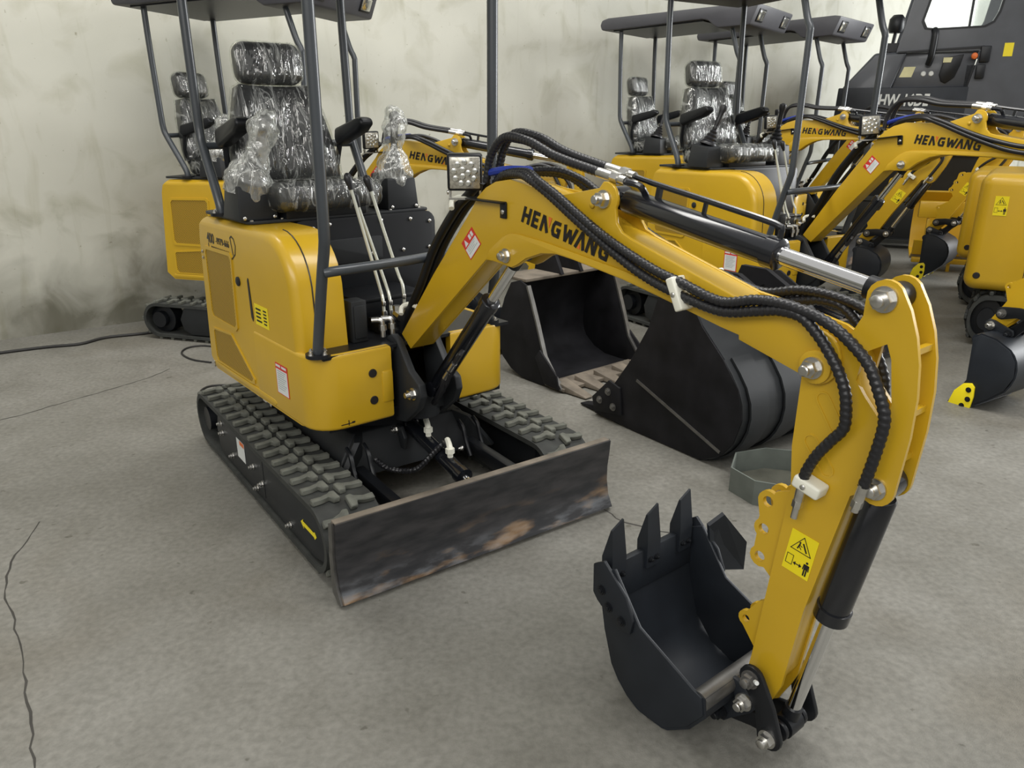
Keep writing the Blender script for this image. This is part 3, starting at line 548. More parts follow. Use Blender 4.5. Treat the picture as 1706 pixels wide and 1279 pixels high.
def build_upper(root, detail, bags, seat_seed, doors=True):
    Yr, Yl = -0.472, 0.375
    # right cowl (engine side), arched front
    cowl = [(-0.600, 0.415), (-0.655, 0.46), (-0.610, 0.99), (-0.595, 1.04), (-0.555, 1.075), (0.02, 1.082)] + arc(0.09, 0.882, 0.20, 90, 8, 8) + [(0.300, 0.70), (0.300, 0.415)]
    def cm():
        mb = MB().prism(cowl, Yr, -0.285)
        return mb.mesh('side_cowl', bevel=0.07, bseg=5, smooth_ang=60, only=lambda e: all(v.co.y < Yr + 0.001 for v in e.verts) and not all(v.co.z < 0.43 for v in e.verts) and not all(v.co.x < -0.50 for v in e.verts))
    cw = obj('side_cowl', cached('cowl', cm), YEL, root)
    # recessed perforated vents with raised rims
    y = Yr
    for nm, poly in (('upper', [(-0.535, 0.945), (-0.275, 0.95), (-0.262, 0.935), (-0.280, 0.675), (-0.30, 0.66), (-0.545, 0.662), (-0.558, 0.68), (-0.548, 0.93)]), ('lower', [(-0.555, 0.600), (-0.355, 0.615), (-0.335, 0.600), (-0.160, 0.485), (-0.165, 0.468), (-0.19, 0.462), (-0.555, 0.462), (-0.568, 0.48), (-0.566, 0.59)])):
        obj('vent_grille', cached(('vent', nm), lambda: MB().prism(poly, y - 0.002, y + 0.004).mesh('vent_grille')), GRI, cw)
        cx = sum(p[0] for p in poly) / len(poly); cz = sum(p[1] for p in poly) / len(poly)
        big = [(cx + (p[0] - cx) * 1.09, cz + (p[1] - cz) * 1.10) for p in poly]
        obj('vent_rim', cached(('rim', nm), lambda: MB().prism(big, y - 0.005, y + 0.004, holes=[poly]).mesh('vent_rim', smooth_ang=30)), YEL, cw)
    obj('latch_slot', cached('slot', lambda: MB().prism([(-0.108, 0.74), (-0.094, 0.725), (-0.086, 0.74), (-0.098, 0.885), (-0.104, 0.89), (-0.112, 0.88)], y - 0.002, y).mesh('latch_slot')), INK, cw)
    obj('lock', cached('lock', lambda: MB().lathe([(0.018, 0), (0.018, 0.006), (0.012, 0.009)], (-0.205, y, 0.862), (0, -1, 0), 18).mesh('lock')), DGR, cw)
    obj('skirt_crease', cached('crease', lambda: MB().prism([(-0.60, 0.425), (0.05, 0.425), (0.07, 0.442), (0.05, 0.452), (-0.60, 0.452)], y - 0.006, y + 0.002).mesh('skirt_crease', bevel=0.004)), YEL, cw)
    obj('cowl_seam', cached('seam', lambda: MB().tube([(0.3005, Yr + 0.074, 0.69), (0.2945, Yr + 0.074, 0.80), (0.2885, Yr + 0.074, 0.91)] + [(0.09 + 0.2005 * math.cos(R(a)), Yr + 0.074, 0.882 + 0.2005 * math.sin(R(a))) for a in (18, 28, 39, 49, 59, 69, 80, 90)], 0.0026, 6, step=0.1).mesh('cowl_seam')), INK, cw)
    if detail:
        Mn = face_y(-0.515, y - 0.0005, 0.978, 0)
        obj('phone_number', text_mesh('phone_number', '400', 0.056, bold=0.0012), INK, cw, Mn)
        obj('phone_number', text_mesh('phone_number', '-9979-666', 0.036, bold=0.0006), INK, cw, face_y(-0.414, y - 0.0005, 0.982, 0))
        fr = MB(); strokes(fr, [((0.012, -0.004), (0.012, -0.036)), ((0.008, -0.036), (0.27, -0.036)), ((0.27, -0.036), (0.305, -0.015)), ((0.305, -0.017), (0.318, 0.02)), ((0.318, 0.018), (0.305, 0.045)), ((0.306, 0.044), (0.285, 0.052)), ((0.285, 0.052), (0.268, 0.044)), ((0.268, 0.046), (0.285, -0.02))], 0.006)
        for i in range(9): fr.box((0.05 + i * 0.023, -0.019, 0.0004), (0.016, 0.014, 0.0008))
        obj('hotline_frame', fr.mesh('hotline_frame'), INK, cw, Mn)
        Ms = face_y(-0.004, y - 0.001, 0.762); obj('warning_sticker', MB().box((0, 0, 0), (0.125, 0.08, 0.001)).mesh('warning_sticker'), STY, cw, Ms, 'small yellow printed service sticker'); rows_print(cw, Ms @ T(-0.025, 0, 0), 0.05, 0.06, 4); rows_print(cw, Ms @ T(0.035, 0, 0), 0.03, 0.062, 5)
        for z in (0.93, 0.905, 0.44, 0.425): screw(cw, (-0.585 - (0.03 if z < .5 else 0), y - 0.002, z), 0.007)
    # wrap-around front skirt, right and left of the boom bracket
    out = [(-0.10, Yr - 0.004), (0.30, Yr - 0.004)] + [(0.30 + 0.105 * math.sin(R(a)), Yr + 0.101 - 0.105 * math.cos(R(a))) for a in range(15, 91, 15)] + [(0.405, -0.172)]
    inn = [(0.375, -0.172), (0.375, Yr + 0.10)] + [(0.30 + 0.075 * math.sin(R(a)), Yr + 0.101 - 0.075 * math.cos(R(a))) for a in range(75, 0, -15)] + [(0.28, Yr + 0.026), (-0.10, Yr + 0.026)]
    sk = obj('front_skirt', cached('skirtR', lambda: MB().prism(out + inn, 0.415, 0.692, axis='z').mesh('front_skirt', bevel=0.014, bseg=3, smooth_ang=50, only=lambda e: all(v.co.z > 0.6 for v in e.verts) or all(v.co.z < 0.5 for v in e.verts))), YEL, root)
    ml = lambda p: (p[0], Yl + Yr - p[1] if p[1] < -0.3 else p[1] * -1 - 0.09)
    outl = [(-0.30, Yl + 0.004), (0.30, Yl + 0.004)] + [(0.30 + 0.105 * math.sin(R(a)), Yl - 0.101 + 0.105 * math.cos(R(a))) for a in range(15, 91, 15)] + [(0.405, 0.085), (0.375, 0.085), (0.375, Yl - 0.10)] + [(0.30 + 0.075 * math.sin(R(a)), Yl - 0.101 + 0.075 * math.cos(R(a))) for a in range(75, 0, -15)] + [(-0.30, Yl - 0.026)]
    obj('front_skirt', cached('skirtL', lambda: MB().prism(outl, 0.415, 0.692, axis='z').mesh('front_skirt', bevel=0.014, bseg=3, smooth_ang=50, only=lambda e: all(v.co.z > 0.6 for v in e.verts) or all(v.co.z < 0.5 for v in e.verts))), YEL, root)
    obj('skirt_tab', cached('stab', lambda: MB().box((0.400, -0.192, 0.54), (0.022, 0.045, 0.12)).mesh('skirt_tab', bevel=0.008, bseg=2)), YEL, sk)
    for z in (0.600, 0.499): obj('plug', cached(('plug', z), lambda: MB().lathe([(0.0165, 0), (0.015, 0.004)], (0.4045, -0.250, z), (1, 0, 0), 20).mesh('plug')), INK, sk)
    if detail:
        mb = MB(); mb.box((0.4056, -0.36, 0.435), (0.001, 0.05, 0.003)); mb.box((0.4056, -0.355, 0.438), (0.001, 0.003, 0.02)); mb.box((0.4056, -0.337, 0.437), (0.001, 0.012, 0.006)); obj('centre_mark', mb.mesh('centre_mark'), INK, sk)
    sticker_safety(sk, face_y(0.143, Yr - 0.0052, 0.553, 0), 0.105, 0.122 if False else 0.118)
    # rear and hood
    rear = [(-0.50, 0.43), (-0.655, 0.46), (-0.610, 0.99), (-0.595, 1.04), (-0.555, 1.075), (-0.14, 1.08), (-0.14, 0.72), (-0.2, 0.43)]
    obj('rear_cover', cached('rear', lambda: MB().prism(rear, -0.30, Yl - 0.005).mesh('rear_cover', bevel=0.02, bseg=3, bev_ang=20)), YEL, root)
    hp = obj('hood_plate', cached('hood', lambda: MB().prism(rrect(-0.60, -0.105, -0.445, 0.345, 0.03), 1.082, 1.094, axis='z').mesh('hood_plate', bevel=0.003)), DGR, root)
    pn = [(-0.10, 1.082), (-0.10, 0.80), (-0.02, 0.72), (-0.02, 0.70), (-0.14, 0.70), (-0.14, 1.082)]
    fp = obj('front_panel', cached('fpan', lambda: MB().prism(rrect(-0.285, 0.365, 0.69, 1.083, 0.045), -0.13, -0.098, axis='x').mesh('front_panel', bevel=0.004)), BLK, root)
    obj('panel_inset', cached('inset', lambda: MB().prism(rrect(-0.22, 0.10, 0.90, 1.00, 0.012), -0.098, -0.092, axis='x').mesh('panel_inset', bevel=0.003)), DGR, fp)
    obj('valve_cover', cached('vcov', lambda: MB().box((0.02, 0.0, 0.79), (0.24, 0.30, 0.02)).box((0.13, 0.0, 0.745), (0.02, 0.30, 0.10)).mesh('valve_cover', bevel=0.004)), BLK, root)
    obj('deck_plate', cached('deck', lambda: MB().box((0.14, -0.03, 0.683), (0.52, 0.80, 0.012)).mesh('deck_plate')), BLK, root)
    if detail:
        for (yy, z) in [(-0.2, 1.05), (-0.13, 1.06), (0.02, 1.055), (0.10, 1.06), (0.24, 1.055), (0.335, 1.04), (0.33, 0.93), (-0.17, 0.92), (0.05, 0.93), (-0.21, 0.80), (0.2, 0.93)]: screw(fp, (-0.097, yy, z), 0.008, d=(1, 0, 0))
        for (x, yy) in [(-0.115, -0.43), (-0.12, -0.31), (-0.12, -0.22), (-0.12, -0.12), (-0.12, 0.16), (-0.12, 0.30), (-0.30, -0.435), (-0.48, -0.435)]: screw(hp, (x, yy, 1.094), 0.007, d=(0, 0, 1))
    # console boxes with joysticks
    for yc, nm in ((-0.392, 'R'), (0.232, 'L')):
        bx = MB().hexa([(-0.30, yc - 0.078, 1.094), (-0.125, yc - 0.078, 1.094), (-0.125, yc + 0.072, 1.094), (-0.30, yc + 0.072, 1.094)], [(-0.285, yc - 0.062, 1.235), (-0.135, yc - 0.070, 1.218), (-0.135, yc + 0.064, 1.218), (-0.285, yc + 0.056, 1.245)])
        co = obj('console_box', cached(('console', nm), lambda: bx.mesh('console_box', bevel=0.006)), DGR, root)
        if detail:
            for yy in (-0.06, 0.055): screw(co, (-0.122, yc + yy, 1.105), 0.007, d=(1, 0, 0))
        lean = 0.0
        top = Vector((-0.17, yc + (0.085 if nm == 'R' else 0.0), 1.47))
        boot = [(0.055, 0), (0.055, 0.012)] + [(0.05 - 0.0042 * i - (0.008 if i % 2 else 0), 0.018 + i * 0.0115) for i in range(9)] + [(0.012, 0.125)]
        base = Vector((-0.205, yc, 1.226)); ax = (top - base).normalized()
        js = obj('joystick_boot', cached(('boot', nm), lambda: MB().lathe(boot, base, ax, 22).mesh('joystick_boot')), HOSE, root)
        obj('joystick_grip', cached(('grip', nm), lambda: MB().lathe([(0.011, 0.11), (0.014, 0.13), (0.016, 0.16), (0.015, 0.19), (0.019, 0.215), (0.024, 0.235), (0.021, 0.25), (0.008, 0.258)], base, ax, 16).mesh('joystick_grip')), HOSE, js)
        if bags:
            def bag():
                prof = [(0.075, -0.035), (0.080, 0.0), (0.072, 0.04), (0.050, 0.085), (0.040, 0.13), (0.052, 0.19), (0.040, 0.24), (0.026, 0.27), (0.012, 0.278)]
                if nm == 'R': prof = [(0.080, -0.05), (0.088, 0.0), (0.074, 0.05), (0.042, 0.10), (0.044, 0.15), (0.060, 0.20), (0.038, 0.25), (0.018, 0.275)]
                Q = smooth([Vector((r, h, 0)) for r, h in prof], 0.008); mb = MB().lathe([(max(q.x, 0.004), q.y) for q in Q], base, ax, 40)
                m = mb.mesh('plastic_bag'); bm = bmesh.new(); bm.from_mesh(m); bm.normal_update()
                for v in bm.verts: v.co += v.normal * (0.014 * noise.noise(v.co * 22) + 0.005 * noise.noise(v.co * 55))
                bm.to_mesh(m); bm.free(); return m
            obj('plastic_bag', cached(('bag', nm), bag), BAG, js, label='crumpled clear plastic bag over joystick')
    # seat
    YS = -0.130
    se = obj('seat_base', cached('sbase', lambda: MB().box((-0.28, YS, 1.115), (0.36, 0.34, 0.045)).box((-0.28, YS, 1.13), (0.30, 0.30, 0.02)).mesh('seat_base', bevel=0.005)), BLK, root)
    tilt = Matrix.Rotation(R(-4), 4, 'Y')
    obj('seat_cushion', cached('cush', lambda: rbox_mesh('seat_cushion', (0.44, 0.42, 0.095), 0.035, 4, puff=0.015)), FAB, root, T(-0.26, YS, 1.165) @ tilt)
    Mb = T(-0.465, YS, 1.195) @ Matrix.Rotation(R(-11), 4, 'Y')
    bk = cached('bk', lambda: shaped_back('backrest', 0.0)); obj('backrest', bk, FAB, root, Mb)
    Mh = T(-0.552, YS, 1.664) @ Matrix.Rotation(R(-8), 4, 'Y'); obj('headrest', cached('hd', lambda: rbox_mesh('headrest', (0.095, 0.272, 0.155), 0.042, 5, puff=0.006)), FAB, root, Mh)
    if detail or bags is not None:
        obj('seat_wrap', cached('w1', lambda: shaped_back('seat_wrap', 0.009)), FILM, root, Mb, label='clear plastic wrap on backrest')
        obj('headrest_wrap', cached('w2', lambda: rbox_mesh('headrest_wrap', (0.105, 0.284, 0.164), 0.044, 5, puff=0.006, wr=0.003, sub=2, scale=16)), FILM, root, Mh)
        obj('cushion_wrap', cached('w3', lambda: rbox_mesh('cushion_wrap', (0.452, 0.432, 0.104), 0.036, 4, puff=0.015, wr=0.007, sub=3, scale=14)), FILM, root, T(-0.26, YS, 1.165) @ tilt)
    for s in (-1, 1):
        ya = YS + s * 0.255
        mb = MB().prism([(-0.46, 1.37), (-0.44, 1.345), (-0.25, 1.40), (-0.205, 1.43), (-0.215, 1.455), (-0.245, 1.46), (-0.45, 1.415)], ya - 0.03, ya + 0.03)
        obj('armrest', cached(('arm', s), lambda: mb.mesh('armrest', bevel=0.012, bseg=3)), BLK, root)
    for s_ in (-1, 1): obj('armrest_frame', cached(('armf', s_), lambda: MB().tube([(-0.44, YS + s_ * 0.25, 1.38), (-0.47, YS + s_ * 0.235, 1.25), (-0.45, YS + s_ * 0.2, 1.14)], 0.012, 8).mesh('armrest_frame')), BLK, root)
    # canopy frame
    def post(pts): return MB().tube(pts, 0.0185, 14, step=0.02).mesh('canopy_post')
    yr_, yl_ = -0.435, 0.20
    P1 = [(0.373, yr_, 0.695), (0.378, yr_, 0.72), (0.452, yr_, 0.97), (0.485, yr_, 1.07), (0.494, yr_, 1.14), (0.500, yr_, 1.40), (0.505, yr_, 1.78), (0.503, yr_, 1.84), (0.475, yr_, 1.90), (0.42, yr_, 2.07)]
    P2 = [(x, yl_ + 0.02, z) for x, _, z in P1[5:]]; P2 = [(0.36, 0.30, 0.695), (0.41, 0.29, 0.85), (0.475, 0.25, 1.05), (0.492, 0.225, 1.16)] + P2
    P3 = [(-0.415, yr_, 1.095), (-0.418, yr_, 1.12), (-0.44, yr_, 1.17), (-0.535, yr_, 1.34), (-0.556, yr_, 1.40), (-0.562, yr_, 1.5), (-0.575, yr_, 1.9), (-0.578, yr_, 2.12)]
    P4 = [(x, yl_ + 0.03, z) for x, _, z in P3]
    for k, P in enumerate((P1, P2, P3, P4)):
        po = obj('canopy_post', cached(('post', k), lambda: post(P)), PST, root)
        p0 = P[0]
        obj('post_flange', cached(('pfl', k), lambda: MB().cyl((p0[0], p0[1], p0[2] - 0.006), (p0[0], p0[1], p0[2] + 0.006), 0.042, seg=24).mesh('post_flange')), BLK, po)
        if detail:
            for a in range(20, 380, 90): bolt(po, (p0[0] + 0.032 * math.cos(R(a)), p0[1] + 0.032 * math.sin(R(a)), p0[2] + 0.006), 0.007, 0.012, d=(0, 0, 1))
    obj('grab_bar', cached('grab', lambda: MB().tube([(0.475, yr_, 0.99), (0.49, yr_ + 0.05, 0.995), (0.495, -0.15, 1.0), (0.485, 0.05, 1.005), (0.47, 0.24, 1.0)], 0.0165, 12).mesh('grab_bar')), PST, root)
    obj('rear_rail', cached('rrail', lambda: MB().tube([(-0.54, yr_, 1.35), (-0.545, -0.1, 1.352), (-0.54, yl_ + 0.03, 1.35)], 0.015, 10).mesh('rear_rail')), PST, root)
    roof = [(-0.72, 2.11), (-0.735, 2.15), (-0.72, 2.19), (-0.66, 2.205), (0.60, 2.235), (0.66, 2.225), (0.60, 2.075), (0.34, 2.07), (0.31, 2.085), (0.25, 2.13), (0.20, 2.14), (-0.55, 2.11)]
    rf = obj('canopy_roof', cached('roof', lambda: MB().prism(roof, -0.54, 0.32).mesh('canopy_roof', bevel=0.014, bseg=2)), ROOFM, root)
    obj('roof_dark_plate', cached('dark_plate', lambda: MB().prism([(-0.62, 2.100), (0.20, 2.128), (0.20, 2.142), (-0.62, 2.112)], -0.50, 0.28).mesh('roof_dark_plate')), BLK, rf)  # black plate added under the roof to hold its underside dark against floor bounce
    for yy in (-0.40, 0.18):
        M = T(0.632, yy, 2.15) @ Matrix.Rotation(R(22), 4, 'Y')
        obj('roof_lamp', cached('rlamp', lambda: rbox_mesh('roof_lamp', (0.02, 0.12, 0.075), 0.006, 2)), LED, rf, M)
        obj('lamp_recess', cached('rlr', lambda: rbox_mesh('lamp_recess', (0.012, 0.145, 0.098), 0.005, 2)), BLK, rf, M)
    # levers
    lev = [[(0.20, -0.075, 0.705), (0.195, -0.075, 0.80), (0.17, -0.075, 0.86), (0.10, -0.135, 1.235)], [(0.20, -0.045, 0.705), (0.195, -0.045, 0.80), (0.16, -0.045, 0.87), (0.10, -0.112, 1.17)], [(0.20, 0.015, 0.72), (0.195, 0.015, 0.84), (0.16, 0.01, 0.91), (0.10, -0.055, 1.225)]]
    for k, P in enumerate(lev):
        lv = obj('control_lever', cached(('lev', k), lambda: MB().tube(P, 0.0062, 8, step=0.01).mesh('control_lever')), LEV, root)
        a = Vector(P[-2]); b_ = Vector(P[-1]); d = (b_ - a).normalized()
        obj('lever_knob', cached(('knob', k), lambda: MB().lathe([(0.008, -0.03), (0.012, -0.01), (0.016, 0.012), (0.012, 0.026), (0.004, 0.032)], b_, d, 14).mesh('lever_knob')), HOSE, lv)
        q = P[0]; obj('lever_clevis', cached(('clev', k), lambda: MB().box((q[0], q[1], q[2] + 0.03), (0.018, 0.018, 0.055)).cyl((q[0], q[1], q[2] + 0.075), (q[0], q[1], q[2] + 0.095), 0.009, seg=6).mesh('lever_clevis', bevel=0.003)), ZNC, lv)
    # valve block on the deck
    vb = obj('control_valve', cached('valve', lambda: MB().box((0.22, 0.0, 0.715), (0.10, 0.26, 0.05)).box((0.24, -0.02, 0.70), (0.16, 0.16, 0.03)).cyl((0.27, -0.04, 0.735), (0.27, -0.04, 0.79), 0.022).cyl((0.27, 0.02, 0.735), (0.27, 0.02, 0.79), 0.022).mesh('control_valve', bevel=0.003)), BLK, root)
    for k, yy in enumerate((-0.155, -0.115)):
        obj('elbow_fitting', cached(('vel', k), lambda: MB().tube([(0.30, yy - 0.03, 0.762), (0.315, yy - 0.008, 0.762), (0.322, yy, 0.755), (0.325, yy, 0.70)], 0.010, 10, step=0.008).cyl((0.325, yy, 0.725), (0.325, yy, 0.745), 0.014, seg=6).mesh('elbow_fitting')), ZNC, vb)
    for k, yy in enumerate((-0.075, -0.03)): obj('banjo_fitting', cached(('banjo', k), lambda: MB().cyl((0.29, yy, 0.77), (0.325, yy, 0.762), 0.017, seg=8).cyl((0.295, yy, 0.78), (0.295, yy, 0.80), 0.014, seg=6).mesh('banjo_fitting')), ZNC, vb)
    obj('battery_box', cached('batt', lambda: MB().box((0.27, -0.235, 0.765), (0.07, 0.06, 0.15)).box((0.308, -0.235, 0.765), (0.006, 0.045, 0.12)).mesh('battery_box', bevel=0.005)), DGR, root)

def shaped_back(name, g):
    """backrest tapering towards the top; local origin at its foot, x forward, z up"""
    bm = bmesh.new(); rows = 12; colsN = 14; d0 = 0.055 + g
    def half(z): t = max(0, min(1, z / 0.38)); return (0.225 - 0.072 * max(0, t - 0.2) ** 1.3 / 0.75) + g
    H = 0.385 + g * 0.4
    vs = {}
    for s in (0, 1):
        for i in range(rows + 1):
            z = -g + (H + g) * i / rows; w = half(z)
            for j in range(colsN + 1):
                u = -1 + 2 * j / colsN; e = (1 - abs(u) ** 4) ** 0.25 if abs(u) < 1 else 0; q = 1 - (abs(2 * i / rows - 1)) ** 6
                x = (d0 * (0.45 + 0.55 * e * q)) * (1 if s else -1) + (0.028 * (u * u) if s else 0)
                if name == 'seat_wrap': x += 0.004 * noise.noise(Vector((u * 4, z * 14, s * 5.0))) + 0.004 * noise.noise(Vector((u * 9 + z * 20, z * 9, s * 3.0)))
                vs[s, i, j] = bm.verts.new((x, u * w, z))
    for s in (0, 1):
        for i in range(rows):
            for j in range(colsN): bm.faces.new([vs[s, i, j], vs[s, i, j + 1], vs[s, i + 1, j + 1], vs[s, i + 1, j]])
    for i in range(rows):
        for j in (0, colsN): bm.faces.new([vs[0, i, j], vs[1, i, j], vs[1, i + 1, j], vs[0, i + 1, j]])
    for j in range(colsN):
        for i in (0, rows): bm.faces.new([vs[0, i, j], vs[1, i, j], vs[1, i, j + 1], vs[0, i, j + 1]])
    bmesh.ops.recalc_face_normals(bm, faces=bm.faces)
    m = bpy.data.meshes.new(name); bm.to_mesh(m); bm.free(); m.polygons.foreach_set('use_smooth', [True] * len(m.polygons)); m.set_sharp_from_angle(angle=R(75)); return m

def build_arm(root, pose, detail, toothmat, coil_rib=0.065):
    ba, sa, ka = pose
    MBm = rotxz(ba, *FOOT)
    sp = ap(MBm, *SP); MS = rotxz(sa, *sp) @ T(sp[0] - SP[0], 0, sp[1] - SP[1])
    s1 = ap(MS, *S1); s2 = ap(MS, *S2); MK = rotxz(ka, *s1) @ T(s1[0] - S1[0], 0, s1[1] - S1[1])
    b2 = ap(MK, *B2)
    # rocker pin: intersection of two circles
    r1 = math.dist(S2, PP); r2 = math.dist(PP, B2); d = math.dist(s2, b2); d = max(abs(r1 - r2) + 1e-4, min(d, r1 + r2 - 1e-4))
    a = (r1 * r1 - r2 * r2 + d * d) / (2 * d); h = math.sqrt(max(0, r1 * r1 - a * a)); ex = ((b2[0] - s2[0]) / d, (b2[1] - s2[1]) / d)
    cands = [(s2[0] + a * ex[0] - k * h * ex[1], s2[1] + a * ex[1] + k * h * ex[0]) for k in (1, -1)]
    bkc = ap(MS, *BKC); axis = Vector((s1[0] - bkc[0], s1[1] - bkc[1])); pp = max(cands, key=lambda c: c[0])
    if ka == 0 and sa == 0: pp = min(cands, key=lambda c: math.dist(c, PP))
    w = 0.050
    # --- swing bracket
    cheek = [(0.325, 0.70), (0.36, 0.715), (0.395, 0.70), (0.47, 0.60), (0.535, 0.565), (0.545, 0.52), (0.52, 0.47), (0.43, 0.395), (0.36, 0.38), (0.345, 0.45), (0.325, 0.60)]
    sb = obj('swing_bracket', cached('cheek1', lambda: MB().prism(cheek, YB - 0.092, YB - 0.062).prism(cheek, YB + 0.062, YB + 0.092).cyl((0.40, YB, 0.40), (0.40, YB, 0.50), 0.07).box((0.40, YB, 0.46), (0.12, 0.14, 0.06)).mesh('swing_bracket', bevel=0.006)), DGR, root)
    bolt(sb, (FOOT[0], YB - 0.090, FOOT[1]), 0.020, 0.036, name='pin_nut'); bolt(sb, (0.500, YB - 0.090, 0.525), 0.018, 0.040, name='pin_nut')
    # --- boom
    bo = obj('boom', cached('boomcore', lambda: MB().prism(CORE, YB - w + 0.008, YB + w - 0.008).mesh('boom', bevel=0.004)), YEL, root, MBm)
    for k, (y0, y1) in enumerate(((YB - w, YB - w + 0.011), (YB + w - 0.011, YB + w))):
        obj('boom_side_plate', cached(('bplate', k), lambda: MB().prism(BOOM, y0, y1).mesh('boom_side_plate', bevel=0.0025)), YEL, bo)
    dbl = [(0.885, 1.052), (0.905, 1.085), (0.965, 1.128), (1.0, 1.142), (1.04, 1.144), (1.15, 1.135), (1.45, 1.098), (1.62, 1.062), (1.62, 1.046), (1.441, 1.078), (1.26, 1.103), (1.196, 1.109), (1.137, 1.103), (1.071, 1.08), (1.031, 1.056), (1.006, 1.046), (0.965, 1.049), (0.92, 1.053)]
    obj('doubler_plate', cached('dbl', lambda: MB().prism(dbl, YB - w - 0.006, YB - w).mesh('doubler_plate', bevel=0.002)), YEL, bo)
    obj('boss_ring', cached('bossr', lambda: MB().lathe([(0.034, 0), (0.034, 0.008), (0.028, 0.010)], (SP[0], YB - w, SP[1]), (0, -1, 0), 24).mesh('boss_ring')), YEL, bo)
    logo(bo, face_y(1.046, YB - w - 0.0012, 1.180, -11.5))
    Mq = face_y(0.806, YB - w - 0.001, 1.090, 46); sticker_safety(bo, Mq, 0.078, 0.066, True)
    for (p, r, hh) in ((BC, 0.017, 0.030), (AC, 0.018, 0.040)): bolt(bo, (p[0], YB - w - (0.006 if p is BC else 0), p[1]), r, hh, name='pin_nut')
    bolt(bo, (SP[0], YB - w - 0.010, SP[1]), 0.018, 0.040, name='pin_nut')
    screw(bo, (1.325, YB - w, 1.247), 0.008, YEL)
    # --- stick
    ws = 0.040
    st = obj('stick', cached('stickplate', lambda: MB().prism(STICK, YB - ws, YB - ws + 0.010, holes=[HOLE]).mesh('stick', bevel=0.0)), YEL, root, MS)
    obj('stick_side_plate', cached('stickplate2', lambda: MB().prism(STICK, YB + ws - 0.010, YB + ws, holes=[HOLE]).mesh('stick_side_plate')), YEL, st)
    core = [(1.938, 0.957), (1.937, 0.796), (1.946, 0.699), (1.916, 0.379), (1.906, 0.24), (1.930, 0.20), (1.968, 0.20), (1.982, 0.23), (2.008, 0.423), (2.068, 0.733), (2.075, 0.80), (2.10, 0.90), (2.06, 0.955), (2.045, 1.01), (2.02, 1.04), (1.99, 1.02), (1.95, 0.99)]
    obj('stick_box', cached('stickcore', lambda: MB().prism(core, YB - ws + 0.006, YB + ws - 0.006).mesh('stick_box', bevel=0.003)), YEL, st)
    for k, (x, z) in enumerate(((2.150, 1.05), (2.158, 0.93), (2.148, 0.83))): obj('spacer_bar', cached(('spc', k), lambda: MB().box((x - 0.006, YB, z), (0.012, 2 * ws - 0.004, 0.012)).mesh('spacer_bar')), YEL, st)
    for k, (x, z, aa, l) in enumerate(((2.008, 0.890, -55, 0.065), (1.996, 0.795, -50, 0.065))):
        sl = rrect(-l / 2 - 0.016, l / 2 + 0.016, -0.016, 0.016, 0.0155); si = rrect(-l / 2 - 0.0125, l / 2 + 0.0125, -0.0125, 0.0125, 0.012)
        obj('weld_slot', cached(('slot', k), lambda: MB().prism(sl, -0.002, 0.0, holes=[si]).mesh('weld_slot')), YEL, st, T(x, YB - ws, z) @ Matrix.Rotation(-R(aa), 4, 'Y'))
    for k, yy in enumerate((YB - 0.030, YB + 0.018)):
        br = [(1.945, 0.69), (1.905, 0.672)] + arc(1.889, 0.642, 0.026, 60, 200, 6) + [(1.872, 0.60)] + arc(1.886, 0.572, 0.025, 130, 230, 5) + [(1.868, 0.53)] + arc(1.884, 0.500, 0.026, 130, 300, 6) + [(1.925, 0.455)]
        hs = [arc(1.889, 0.642, 0.013, 0, 360, 14)[:-1], arc(1.886, 0.572, 0.013, 0, 360, 14)[:-1], arc(1.884, 0.500, 0.013, 0, 360, 14)[:-1]]
        obj('link_bracket', cached(('lbr', k), lambda: MB().prism(br, yy, yy + 0.012, holes=hs).mesh('link_bracket')), YEL, st)
        b3 = [(1.918, 0.40), (1.895, 0.385)] + arc(1.868, 0.322, 0.021, 90, 250, 6) + [(1.905, 0.25)]
        obj('link_bracket', cached(('lbr2', k), lambda: MB().prism(b3, yy, yy + 0.012, holes=[arc(1.868, 0.322, 0.010, 0, 360, 12)[:-1]]).mesh('link_bracket')), YEL, st)
    sticker_keepout(st, face_y(1.986, YB - ws - 0.001, 0.557, -8) )
    for (p, r, hh) in ((ST, 0.020, 0.036), (BKC, 0.018, 0.030)): bolt(st, (p[0], YB - ws, p[1]), r, hh, name='pin_nut')
    # --- cylinders
    bc = ap(MBm, *BC); ac = ap(MBm, *AC); stp = ap(MS, *ST)
    c1, *_ = cylinder(root, 'boom_cylinder', (0.500, 0.525), bc, YB, 0.70, 0.029, 0.0165)
    c2, a_, b_, dd = cylinder(root, 'arm_cylinder', ac, stp, YB, 0.655, 0.0305, 0.0185)
    c3, *_ = cylinder(root, 'bucket_cylinder', bkc, pp, YB, 0.52, 0.034, 0.0165)
    # hard line on the arm cylinder
    nrm = Vector((-dd.z, 0, dd.x)); Lc = (b_ - a_).length
    P = [a_ + dd * 0.035 + nrm * 0.062, a_ + dd * 0.10 + nrm * 0.060, a_ + dd * (Lc * 0.4) + nrm * 0.060, a_ + dd * (Lc * 0.61) + nrm * 0.058, a_ + dd * (Lc * 0.635) + nrm * 0.05, a_ + dd * (Lc * 0.635) + nrm * 0.028]
